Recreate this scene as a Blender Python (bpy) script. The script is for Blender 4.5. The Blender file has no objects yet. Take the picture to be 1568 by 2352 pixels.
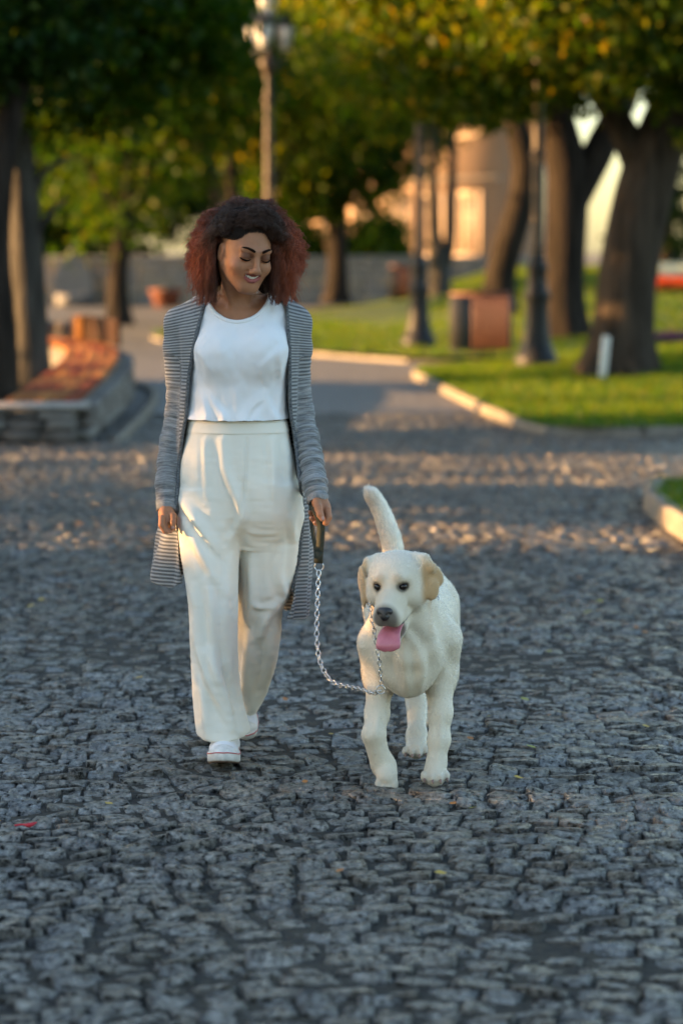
import bpy, bmesh, math, random
import numpy as np
from mathutils import Vector, Matrix, noise as mnoise

random.seed(7)
RNG = np.random.default_rng(7)
SC = bpy.context.scene
COL = SC.collection

# ------------------------------------------------------------------ camera
CAM_H = 1.56
LENS_PX = 5553.0                       # focal length, in pixels of a 1568 wide picture
PITCH = math.atan(604.3 / LENS_PX)
cam_data = bpy.data.cameras.new('camera')
cam = bpy.data.objects.new('camera', cam_data)
COL.objects.link(cam)
cam.location = (0, 0, CAM_H)
cam.rotation_euler = (math.pi / 2 - PITCH, 0, 0)
cam_data.sensor_fit = 'VERTICAL'
cam_data.sensor_height = 36.0
cam_data.sensor_width = 24.0
cam_data.lens = 36.0 * LENS_PX / 2352.0
cam_data.clip_start = 0.1
cam_data.clip_end = 2000
cam_data.dof.use_dof = True
cam_data.dof.focus_distance = 7.12
cam_data.dof.aperture_fstop = 2.0
SC.camera = cam

# ------------------------------------------------------------------ sky and sun
SUN_EL = math.radians(9.0)
SUN_AZ = math.radians(177.0)           # where the sun stands, counter-clockwise from +X (to the left of the walkers)
world = bpy.data.worlds.new('World')
SC.world = world
world.use_nodes = True
wn = world.node_tree
bg = wn.nodes['Background']
sky = wn.nodes.new('ShaderNodeTexSky')
sky.sky_type = 'NISHITA'
sky.sun_disc = False
sky.sun_elevation = SUN_EL
sky.sun_rotation = math.pi / 2 - SUN_AZ
sky.altitude = 100
sky.air_density = 1.0
sky.dust_density = 1.2
sky.ozone_density = 1.3
wn.links.new(sky.outputs['Color'], bg.inputs['Color'])
bg.inputs['Strength'].default_value = 0.10

sun_data = bpy.data.lights.new('sun', 'SUN')
sun = bpy.data.objects.new('sun', sun_data)
COL.objects.link(sun)
sun_dir = Vector((math.cos(SUN_EL) * math.cos(SUN_AZ), math.cos(SUN_EL) * math.sin(SUN_AZ), math.sin(SUN_EL)))
sun.rotation_euler = sun_dir.to_track_quat('Z', 'Y').to_euler()
sun.location = sun_dir * 60
sun_data.energy = 5.0
sun_data.angle = math.radians(0.6)
sun_data.color = (1.0, 0.55, 0.21)

SC.view_settings.view_transform = 'Standard'
SC.view_settings.look = 'None'
SC.view_settings.gamma = 1
SC.view_settings.use_curve_mapping = False
SC.view_settings.exposure = 2.6
SC.render.engine = 'CYCLES'
SC.cycles.use_denoising = True
SC.cycles.denoiser = 'OPENIMAGEDENOISE'
SC.cycles.max_bounces = 8
SC.cycles.diffuse_bounces = 4
SC.cycles.glossy_bounces = 3
SC.cycles.transmission_bounces = 4
SC.cycles.transparent_max_bounces = 6
SC.cycles.caustics_reflective = False
SC.cycles.caustics_refractive = False
SC.cycles.sample_clamp_indirect = 6.0


# ------------------------------------------------------------------ helpers: photograph to place
CP, SP = math.cos(PITCH), math.sin(PITCH)


def pt(u, v, Y):
    """the point at distance Y that the photograph (1568 x 2352) shows at u, v"""
    a, b = (u - 784.0) / LENS_PX, (1176.0 - v) / LENS_PX
    yc, zc = CP + b * SP, b * CP - SP
    return np.array((a / yc * Y, Y, CAM_H + zc / yc * Y))


def gnd(u, v, z=0.0):
    """the point at height z that the photograph shows at u, v"""
    b = (1176.0 - v) / LENS_PX
    yc, zc = CP + b * SP, b * CP - SP
    return pt(u, v, (z - CAM_H) * yc / zc)


# ------------------------------------------------------------------ helpers: objects
def tag(o, label=None, cat=None, group=None, kind=None):
    if label: o['label'] = label
    if cat: o['category'] = cat
    if group: o['group'] = group
    if kind: o['kind'] = kind
    return o


def empty(name, loc=(0, 0, 0), rz=0.0, label=None, cat=None, group=None):
    o = bpy.data.objects.new(name, None)
    COL.objects.link(o)
    o.empty_display_size = 0.1
    o.location = loc
    o.rotation_euler = (0, 0, rz)
    return tag(o, label, cat, group)


def mesh_data(name, V, F, mat=None, smooth=True, attrs=None):
    """V (n,3); F a list of face arrays, each (m,k)"""
    if isinstance(F, np.ndarray): F = [F]
    F = [np.asarray(f, dtype=np.int32) for f in F if len(f)]
    me = bpy.data.meshes.new(name)
    V = np.asarray(V, dtype=np.float32)
    me.vertices.add(len(V))
    me.vertices.foreach_set('co', V.ravel())
    loops = np.concatenate([f.ravel() for f in F])
    sizes = np.concatenate([np.full(len(f), f.shape[1], dtype=np.int32) for f in F])
    starts = np.concatenate(([0], np.cumsum(sizes)[:-1])).astype(np.int32)
    me.loops.add(len(loops))
    me.loops.foreach_set('vertex_index', loops.astype(np.int32))
    me.polygons.add(len(sizes))
    me.polygons.foreach_set('loop_start', starts)
    me.polygons.foreach_set('loop_total', sizes)
    if smooth:
        me.polygons.foreach_set('use_smooth', np.ones(len(sizes), dtype=bool))
    if attrs:
        for k, a in attrs.items():
            a = np.asarray(a, dtype=np.float32)
            if a.ndim == 1:
                at = me.attributes.new(k, 'FLOAT', 'POINT')
                at.data.foreach_set('value', a)
            else:
                at = me.attributes.new(k, 'FLOAT_COLOR', 'POINT')
                if a.shape[1] == 3: a = np.c_[a, np.ones(len(a), dtype=np.float32)]
                at.data.foreach_set('color', a.ravel())
    me.update(calc_edges=True)
    me.validate()
    if mat: me.materials.append(mat)
    return me


def link(name, me, parent=None, loc=None):
    o = bpy.data.objects.new(name, me)
    COL.objects.link(o)
    if parent is not None: o.parent = parent
    if loc is not None: o.location = loc
    return o


def obj(name, V, F, mat=None, parent=None, smooth=True, attrs=None, loc=None):
    return link(name, mesh_data(name, V, F, mat, smooth, attrs), parent, loc)


class MB:
    """collects simple shapes into one mesh"""
    def __init__(self): self.V, self.F3, self.F4, self.n = [], [], [], 0

    def add(self, V, F):
        V = np.asarray(V, dtype=float)
        for f in (F if isinstance(F, list) and len(F) and isinstance(F[0], np.ndarray) else [np.asarray(F)]):
            (self.F3 if f.shape[1] == 3 else self.F4).append(f + self.n)
        self.V.append(V); self.n += len(V)
        return self

    def box(self, lo, hi, M=None, bev=0.0):
        lo, hi = np.asarray(lo, float), np.asarray(hi, float)
        if bev <= 0:
            V = np.array([[(lo, hi)[(i >> a) & 1][a] for a in range(3)] for i in range(8)])
            F = np.array([[0, 2, 3, 1], [4, 5, 7, 6], [0, 1, 5, 4], [2, 6, 7, 3], [0, 4, 6, 2], [1, 3, 7, 5]])
        else:
            bm = bmesh.new()
            bmesh.ops.create_cube(bm, size=1.0)
            for v in bm.verts:
                v.co = Vector([(lo[a] + hi[a]) / 2 + v.co[a] * (hi[a] - lo[a]) for a in range(3)])
            bmesh.ops.bevel(bm, geom=bm.edges[:], offset=bev, segments=1, affect='EDGES')
            bm.verts.index_update()
            V = np.array([v.co[:] for v in bm.verts])
            F = [np.array([[v.index for v in f.verts] for f in bm.faces if len(f.verts) == k]) for k in (3, 4)]
            F = [f for f in F if len(f)]
            bm.free()
        if M is not None:
            M = np.array(M); V = V @ M[:3, :3].T + M[:3, 3]
        return self.add(V, F)

    def tube(self, P, R, n=10, caps=True, flat=None):
        V, F = tube(P, R, n, caps, flat)
        return self.add(V, F)

    def lathe(self, prof, n=24, M=None, sq=None):
        """prof: list of (radius, z)"""
        a = np.arange(n) / n * 2 * math.pi
        V = np.concatenate([np.c_[r * np.cos(a), r * np.sin(a), np.full(n, z)] for r, z in prof])
        F = []
        for i in range(len(prof) - 1):
            for k in range(n):
                k2 = (k + 1) % n
                F.append((i * n + k, i * n + k2, (i + 1) * n + k2, (i + 1) * n + k))
        if M is not None:
            M = np.array(M); V = V @ M[:3, :3].T + M[:3, 3]
        return self.add(V, np.array(F))

    def data(self, name, mat, smooth=True):
        V = np.concatenate(self.V)
        F = []
        if self.F3: F.append(np.concatenate(self.F3))
        if self.F4: F.append(np.concatenate(self.F4))
        return mesh_data(name, V, F, mat, smooth)

    def build(self, name, mat, parent=None, smooth=True):
        return link(name, self.data(name, mat, smooth), parent)


def tube(P, R, n=10, caps=True, flat=None):
    """tube along points P with radii R; flat squeezes it along the frame's second axis"""
    P = np.asarray(P, float)
    m = len(P)
    R = np.broadcast_to(np.asarray(R, float), (m,))
    T = np.gradient(P, axis=0)
    T /= np.linalg.norm(T, axis=1)[:, None] + 1e-12
    up = np.array((0, 0, 1.0)) if abs(T[0][2]) < 0.9 else np.array((1.0, 0, 0))
    A = np.cross(T[0], up); A /= np.linalg.norm(A)
    V = []
    ang = np.arange(n) / n * 2 * math.pi
    for i in range(m):
        A = A - T[i] * A.dot(T[i]); A /= np.linalg.norm(A) + 1e-12
        B = np.cross(T[i], A)
        k = 1.0 if flat is None else flat
        V.append(P[i] + R[i] * (np.cos(ang)[:, None] * A + k * np.sin(ang)[:, None] * B))
    V = np.concatenate(V)
    i, k = np.meshgrid(np.arange(m - 1), np.arange(n), indexing='ij')
    k2 = (k + 1) % n
    F = [np.stack([i * n + k, i * n + k2, (i + 1) * n + k2, (i + 1) * n + k], -1).reshape(-1, 4)]
    if caps:
        V = np.concatenate([V, P[:1], P[-1:]])
        kk = np.arange(n)
        F.append(np.stack([np.full(n, m * n), (kk + 1) % n, kk], -1))
        F.append(np.stack([np.full(n, m * n + 1), (m - 1) * n + kk, (m - 1) * n + (kk + 1) % n], -1))
    return V, F


def spline(P, n):
    """Catmull-Rom through P"""
    P = np.asarray(P, float)
    Q = np.concatenate([[2 * P[0] - P[1]], P, [2 * P[-1] - P[-2]]])
    t = np.linspace(0, len(P) - 1 - 1e-9, n)
    i = t.astype(int); f = (t - i)[:, None]
    a, b, c, d = Q[i], Q[i + 1], Q[i + 2], Q[i + 3]
    return 0.5 * (2 * b + (c - a) * f + (2 * a - 5 * b + 4 * c - d) * f ** 2 + (3 * b - a - 3 * c + d) * f ** 3)


# ------------------------------------------------------------------ helpers: materials
def new_mat(name):
    m = bpy.data.materials.new(name)
    m.use_nodes = True
    nt = m.node_tree
    return m, nt, nt.nodes['Principled BSDF']


def pmat(name, c1, c2=None, scale=8.0, rough=0.6, bump=0.0, bscale=None, coord='Object', metal=0.0, detail=4.0,
         lo=0.35, hi=0.65, spec=0.5, rough2=None, stretch=(1, 1, 1), sheen=0.0, bdist=0.02):
    m, nt, b = new_mat(name)
    b.inputs['Roughness'].default_value = rough
    b.inputs['Metallic'].default_value = metal
    b.inputs['Specular IOR Level'].default_value = spec
    if sheen: b.inputs['Sheen Weight'].default_value = sheen
    b.inputs['Base Color'].default_value = (*c1, 1)
    if c2 is None and not bump: return m
    if coord == 'Position':
        src = nt.nodes.new('ShaderNodeNewGeometry').outputs['Position']
    else:
        src = nt.nodes.new('ShaderNodeTexCoord').outputs[coord]
    mp = nt.nodes.new('ShaderNodeMapping')
    mp.inputs['Scale'].default_value = stretch
    nt.links.new(src, mp.inputs['Vector'])
    if c2 is not None:
        n = nt.nodes.new('ShaderNodeTexNoise')
        n.inputs['Scale'].default_value = scale
        n.inputs['Detail'].default_value = detail
        nt.links.new(mp.outputs[0], n.inputs['Vector'])
        r = nt.nodes.new('ShaderNodeValToRGB')
        r.color_ramp.elements[0].position = lo; r.color_ramp.elements[0].color = (*c1, 1)
        r.color_ramp.elements[1].position = hi; r.color_ramp.elements[1].color = (*c2, 1)
        nt.links.new(n.outputs['Fac'], r.inputs['Fac'])
        nt.links.new(r.outputs['Color'], b.inputs['Base Color'])
        if rough2 is not None:
            mr = nt.nodes.new('ShaderNodeMapRange')
            mr.inputs['From Min'].default_value = lo; mr.inputs['From Max'].default_value = hi
            mr.inputs['To Min'].default_value = rough; mr.inputs['To Max'].default_value = rough2
            nt.links.new(n.outputs['Fac'], mr.inputs['Value'])
            nt.links.new(mr.outputs['Result'], b.inputs['Roughness'])
    if bump:
        n2 = nt.nodes.new('ShaderNodeTexNoise')
        n2.inputs['Scale'].default_value = bscale or scale
        n2.inputs['Detail'].default_value = 6.0
        nt.links.new(mp.outputs[0], n2.inputs['Vector'])
        bp = nt.nodes.new('ShaderNodeBump')
        bp.inputs['Strength'].default_value = bump
        bp.inputs['Distance'].default_value = bdist
        nt.links.new(n2.outputs['Fac'], bp.inputs['Height'])
        nt.links.new(bp.outputs['Normal'], b.inputs['Normal'])
    return m


def attr_node(nt, name):
    a = nt.nodes.new('ShaderNodeAttribute'); a.attribute_name = name
    return a


def leaf_mat(name, stops, trans=0.45):
    """leaf colours picked leaf by leaf"""
    m = bpy.data.materials.new(name); m.use_nodes = True
    nt = m.node_tree; nt.nodes.clear()
    out = nt.nodes.new('ShaderNodeOutputMaterial')
    g = nt.nodes.new('ShaderNodeNewGeometry')
    r = nt.nodes.new('ShaderNodeValToRGB')
    el = r.color_ramp.elements
    el[0].position, el[0].color = stops[0][0], (*stops[0][1], 1)
    el[1].position, el[1].color = stops[-1][0], (*stops[-1][1], 1)
    for p, c in stops[1:-1]:
        e = el.new(p); e.color = (*c, 1)
    nt.links.new(g.outputs['Random Per Island'], r.inputs['Fac'])
    d = nt.nodes.new('ShaderNodeBsdfDiffuse'); t = nt.nodes.new('ShaderNodeBsdfTranslucent')
    gl = nt.nodes.new('ShaderNodeBsdfGlossy'); gl.inputs['Roughness'].default_value = 0.45
    gl.inputs['Color'].default_value = (0.5, 0.5, 0.5, 1)
    mx = nt.nodes.new('ShaderNodeMixShader'); mx.inputs[0].default_value = trans
    mg = nt.nodes.new('ShaderNodeMixShader'); mg.inputs[0].default_value = 0.015
    nt.links.new(r.outputs[0], d.inputs[0])
    # light passing through a leaf comes out more yellow
    hs = nt.nodes.new('ShaderNodeMix'); hs.data_type = 'RGBA'; hs.blend_type = 'MULTIPLY'; hs.inputs[0].default_value = 1.0
    hs.inputs[7].default_value = (1.35, 1.22, 0.45, 1)
    nt.links.new(r.outputs[0], hs.inputs[6]); nt.links.new(hs.outputs[2], t.inputs[0])
    nt.links.new(d.outputs[0], mx.inputs[1]); nt.links.new(t.outputs[0], mx.inputs[2])
    nt.links.new(mx.outputs[0], mg.inputs[1]); nt.links.new(gl.outputs[0], mg.inputs[2])
    nt.links.new(mg.outputs[0], out.inputs['Surface'])
    return m


# ------------------------------------------------------------------ helpers: soft solids
class Field:
    """a solid on a grid: soft unions and cuts of simple shapes, meshed as one closed skin"""
    def __init__(self, lo, hi, h):
        self.lo = np.asarray(lo, np.float32); self.h = h
        self.n = tuple(int(math.ceil((b - a) / h)) + 1 for a, b in zip(lo, hi))
        self.D = np.full(self.n, 1.0, np.float32)

    def sub(self, lo, hi):
        a = [max(0, int((l - o) / self.h)) for l, o in zip(lo, self.lo)]
        b = [min(n, int((l - o) / self.h) + 2) for l, o, n in zip(hi, self.lo, self.n)]
        if any(y <= x for x, y in zip(a, b)): return None, None
        sl = tuple(slice(x, y) for x, y in zip(a, b))
        ax = [(np.arange(x, y, dtype=np.float32) * self.h + o).reshape([-1 if i == j else 1 for j in range(3)])
              for i, (x, y, o) in enumerate(zip(a, b, self.lo))]
        return sl, ax

    def op(self, lo, hi, fn, k=0.0, mode='add'):
        pad = k + 3 * self.h
        sl, ax = self.sub(np.asarray(lo) - pad, np.asarray(hi) + pad)
        if sl is None: return self
        d = fn(*ax).astype(np.float32)
        D = self.D[sl]
        if mode == 'add': self.D[sl] = smin(D, d, k)
        elif mode == 'cut': self.D[sl] = -smin(-D, d, k)
        elif mode == 'and': self.D[sl] = -smin(-D, -d, k)
        return self

    def cone(self, a, b, r1, r2, k=0.01, mode='add', sq=(1, 1, 1)):
        a, b = np.asarray(a, float), np.asarray(b, float)
        ab = b - a; L = float(ab.dot(ab)) + 1e-12
        def fn(x, y, z):
            t = np.clip(((x - a[0]) * ab[0] + (y - a[1]) * ab[1] + (z - a[2]) * ab[2]) / L, 0, 1)
            dx, dy, dz = x - a[0] - t * ab[0], y - a[1] - t * ab[1], z - a[2] - t * ab[2]
            return np.sqrt((dx / sq[0]) ** 2 + (dy / sq[1]) ** 2 + (dz / sq[2]) ** 2) - (r1 + (r2 - r1) * t)
        r = max(r1, r2) * max(sq)
        return self.op(np.minimum(a, b) - r, np.maximum(a, b) + r, fn, k, mode)

    def chain(self, P, R, k=0.01, mode='add', sq=(1, 1, 1)):
        for i in range(len(P) - 1): self.cone(P[i], P[i + 1], R[i], R[i + 1], k, mode, sq)
        return self

    def ell(self, c, r, M=None, k=0.01, mode='add'):
        c, r = np.asarray(c, float), np.asarray(r, float)
        rm = float(r.max())
        def fn(x, y, z):
            x, y, z = x - c[0], y - c[1], z - c[2]
            if M is not None:
                x, y, z = (M[0][0] * x + M[1][0] * y + M[2][0] * z, M[0][1] * x + M[1][1] * y + M[2][1] * z,
                           M[0][2] * x + M[1][2] * y + M[2][2] * z)
            k0 = np.sqrt((x / r[0]) ** 2 + (y / r[1]) ** 2 + (z / r[2]) ** 2)
            k1 = np.sqrt((x / r[0] ** 2) ** 2 + (y / r[1] ** 2) ** 2 + (z / r[2] ** 2) ** 2)
            return k0 * (k0 - 1) / (k1 + 1e-9)
        return self.op(c - rm, c + rm, fn, k, mode)

    def slices(self, S, k=0.01, mode='add', grow=0.0, power=2.0, ends=True):
        """S rows: z, cx, cy, rx, ry, stacked along z"""
        S = np.asarray(sorted(S, key=lambda s: s[0]), float)
        rr = S[:, 3:5].max() + abs(grow)
        lo = (S[:, 1].min() - rr, S[:, 2].min() - rr, S[0, 0]); hi = (S[:, 1].max() + rr, S[:, 2].max() + rr, S[-1, 0])
        def fn(x, y, z):
            zz = z.ravel()
            cx, cy, rx, ry = (smooth_interp(zz, S[:, 0], S[:, i]).reshape(z.shape) for i in (1, 2, 3, 4))
            rx, ry = rx + grow, ry + grow
            q = (np.abs((x - cx) / rx) ** power + np.abs((y - cy) / ry) ** power) ** (1 / power)
            d = (q - 1) * np.minimum(rx, ry)
            if ends: d = np.maximum(d, np.maximum(S[0, 0] - z, z - S[-1, 0]))
            return d
        return self.op(lo, hi, fn, k, mode)

    def mesh(self, smooth=1):
        V, F = surface_nets(self.D, self.lo, self.h)
        if smooth: V = relax(V, F, smooth)
        return V, F


def smooth_interp(x, xp, fp):
    """cubic (Catmull-Rom) interpolation"""
    x = np.clip(x, xp[0], xp[-1])
    i = np.clip(np.searchsorted(xp, x) - 1, 0, len(xp) - 2)
    m = np.gradient(fp, xp)
    h = xp[i + 1] - xp[i]
    t = (x - xp[i]) / h
    return ((2 * t ** 3 - 3 * t ** 2 + 1) * fp[i] + (t ** 3 - 2 * t ** 2 + t) * h * m[i]
            + (-2 * t ** 3 + 3 * t ** 2) * fp[i + 1] + (t ** 3 - t ** 2) * h * m[i + 1])


def smin(a, b, k):
    if k <= 0: return np.minimum(a, b)
    h = np.clip(0.5 + 0.5 * (b - a) / k, 0, 1)
    return b + (a - b) * h - k * h * (1 - h)


def surface_nets(D, lo, h):
    S = D < 0
    c = np.zeros(tuple(n - 1 for n in D.shape), np.uint8)
    offs = [(i, j, k) for i in (0, 1) for j in (0, 1) for k in (0, 1)]
    nx, ny, nz = c.shape
    for i, j, k in offs: c += S[i:i + nx, j:j + ny, k:k + nz]
    I = np.argwhere((c > 0) & (c < 8))
    idx = np.full(c.shape, -1, np.int32)
    idx[I[:, 0], I[:, 1], I[:, 2]] = np.arange(len(I))
    C = np.stack([D[I[:, 0] + i, I[:, 1] + j, I[:, 2] + k] for i, j, k in offs], 1)
    acc = np.zeros((len(I), 3)); cnt = np.zeros(len(I))
    O = np.array(offs, float)
    for a in range(8):
        for b in range(a + 1, 8):
            if np.abs(O[a] - O[b]).sum() != 1: continue
            m = (C[:, a] < 0) != (C[:, b] < 0)
            t = np.where(m, C[:, a] / np.where(m, C[:, a] - C[:, b], 1), 0)
            acc += np.where(m[:, None], O[a] + t[:, None] * (O[b] - O[a]), 0); cnt += m
    V = (I + acc / cnt[:, None]) * h + np.asarray(lo)
    F = []
    for ax in range(3):
        b, d = (ax + 1) % 3, (ax + 2) % 3
        s0 = [slice(None)] * 3; s1 = [slice(None)] * 3
        s0[ax] = slice(0, -1); s1[ax] = slice(1, None)
        E = np.argwhere(S[tuple(s0)] != S[tuple(s1)])
        E = E[(E[:, b] > 0) & (E[:, d] > 0) & (E[:, b] < c.shape[b]) & (E[:, d] < c.shape[d])]
        inside = S[E[:, 0], E[:, 1], E[:, 2]]
        q = []
        for ob, od in ((1, 1), (0, 1), (0, 0), (1, 0)):
            e = E.copy(); e[:, b] -= ob; e[:, d] -= od
            q.append(idx[e[:, 0], e[:, 1], e[:, 2]])
        q = np.stack(q, 1)
        q[~inside] = q[~inside][:, ::-1]
        F.append(q)
    F = np.concatenate(F)
    return V, F[(F >= 0).all(1)]


def adjacency(F):
    a = np.concatenate([F[:, i] for i in range(4)]); b = np.concatenate([F[:, (i + 1) % 4] for i in range(4)])
    return np.concatenate([a, b]), np.concatenate([b, a])


def relax(V, F, it=1, w=0.6):
    a, b = adjacency(F)
    cnt = np.maximum(np.bincount(a, minlength=len(V)), 1)[:, None]
    for s in range(it):
        for ww in (w, -w * 0.9):            # volume keeping
            avg = np.stack([np.bincount(a, V[b, i], minlength=len(V)) for i in range(3)], 1) / cnt
            V = V + ww * (avg - V)
    return V


def normals(V, F):
    n = np.cross(V[F[:, 2]] - V[F[:, 0]], V[F[:, 3]] - V[F[:, 1]])
    N = np.stack([sum(np.bincount(F[:, k], n[:, i], minlength=len(V)) for k in range(4)) for i in range(3)], 1)
    return N / (np.linalg.norm(N, axis=1)[:, None] + 1e-12)


def keep_big(V, F, frac=0.02):
    """drop stray crumbs"""
    p = np.arange(len(V))
    a = np.concatenate([F[:, 0], F[:, 1], F[:, 2]]); b = np.concatenate([F[:, 1], F[:, 2], F[:, 3]])
    while True:
        m = np.minimum(p[a], p[b])
        q = p.copy(); np.minimum.at(q, a, m); np.minimum.at(q, b, m)
        q = q[q]; q = q[q]
        if (q == p).all(): break
        p = q
    ids, inv, cnt = np.unique(p, return_inverse=True, return_counts=True)
    ok = cnt[inv] >= frac * len(V)
    new = np.cumsum(ok) - 1
    return V[ok], new[F[ok[F].all(1)]]


def vnoise(P, scale, seed=0.0):
    """smooth value noise in numpy, -1..1"""
    Q = np.asarray(P, float) * scale + seed * 17.13 + 100.0
    i = np.floor(Q).astype(np.int64); f = Q - i
    f = f * f * (3 - 2 * f)
    def hsh(x, y, z):
        n = (x * 374761393 + y * 668265263 + z * 2147483647 + int(seed * 1013) * 144665) & 0xffffffff
        n = ((n ^ (n >> 13)) * 1274126177) & 0xffffffff
        return ((n ^ (n >> 16)) & 0xffff) / 32767.5 - 1
    r = 0
    for a in (0, 1):
        for b in (0, 1):
            for c in (0, 1):
                w = (f[..., 0] if a else 1 - f[..., 0]) * (f[..., 1] if b else 1 - f[..., 1]) * (f[..., 2] if c else 1 - f[..., 2])
                r = r + w * hsh(i[..., 0] + a, i[..., 1] + b, i[..., 2] + c)
    return r


def sstep(a, b, x):
    t = np.clip((x - a) / (b - a), 0, 1)
    return t * t * (3 - 2 * t)


def hair_obj(name, P, R, mat, parent, attrs=None):
    """P (n, m, 3) strands, R (n, m) radii"""
    n, m = P.shape[:2]
    hc = bpy.data.hair_curves.new(name)
    hc.add_curves([m] * n)
    hc.points.foreach_set('position', np.asarray(P, np.float32).ravel())
    rad = hc.attributes.get('radius') or hc.attributes.new('radius', 'FLOAT', 'POINT')
    rad.data.foreach_set('value', np.asarray(R, np.float32).ravel())
    for k, a in (attrs or {}).items():
        at = hc.attributes.new(k, 'FLOAT_COLOR', 'POINT')
        a = np.asarray(a, np.float32)
        if a.shape[-1] == 3: a = np.concatenate([a, np.ones(a.shape[:-1] + (1,), np.float32)], -1)
        at.data.foreach_set('color', np.ascontiguousarray(a).ravel())
    hc.materials.append(mat)
    o = bpy.data.objects.new(name, hc)
    COL.objects.link(o)
    o.parent = parent
    return o


# ------------------------------------------------------------------ the ground
def zg(x, y):
    """height of the lawns"""
    x, y = np.asarray(x, float), np.asarray(y, float)
    far = sstep(30, 62, y) * (0.05 + 0.95 * sstep(0.3, 5.0, x))
    near = 0.22 * sstep(1.2, 5.0, x) * sstep(20.5, 30, y)
    return 0.095 + np.where(y > 32.3, far, near + far * 0.2)


def outline(P, n=8, closed=True):
    """smooth outline through P"""
    P = [np.array((*p, 0.0)) for p in P]
    m = len(P)
    Q = []
    for i in range(m):
        a, b, c, d = P[i - 1], P[i], P[(i + 1) % m], P[(i + 2) % m]
        for k in range(n):
            f = k / n
            Q.append(0.5 * (2 * b + (c - a) * f + (2 * a - 5 * b + 4 * c - d) * f ** 2 + (3 * b - a - 3 * c + d) * f ** 3))
    return np.array(Q)[:, :2]


def inside(P, x, y):
    r = np.zeros(np.shape(x), bool)
    for (x0, y0), (x1, y1) in zip(P, np.roll(P, -1, axis=0)):
        c = ((y0 > y) != (y1 > y)) & (x < (x1 - x0) * (y - y0) / (y1 - y0 + 1e-12) + x0)
        r ^= c
    return r


M_EARTH = pmat('packed_earth', (0.10, 0.085, 0.06), (0.06, 0.05, 0.035), 3, 0.95, 0.4, 20, 'Position')
M_JOINT = pmat('mossy_joint_soil', (0.012, 0.010, 0.007), (0.040, 0.032, 0.018), 30, 0.9, 0.8, 60, 'Position')
M_LAWN = pmat('lawn_soil', (0.035, 0.075, 0.006), (0.07, 0.105, 0.008), 2.2, 0.9, 0.6, 40, 'Position')


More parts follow.
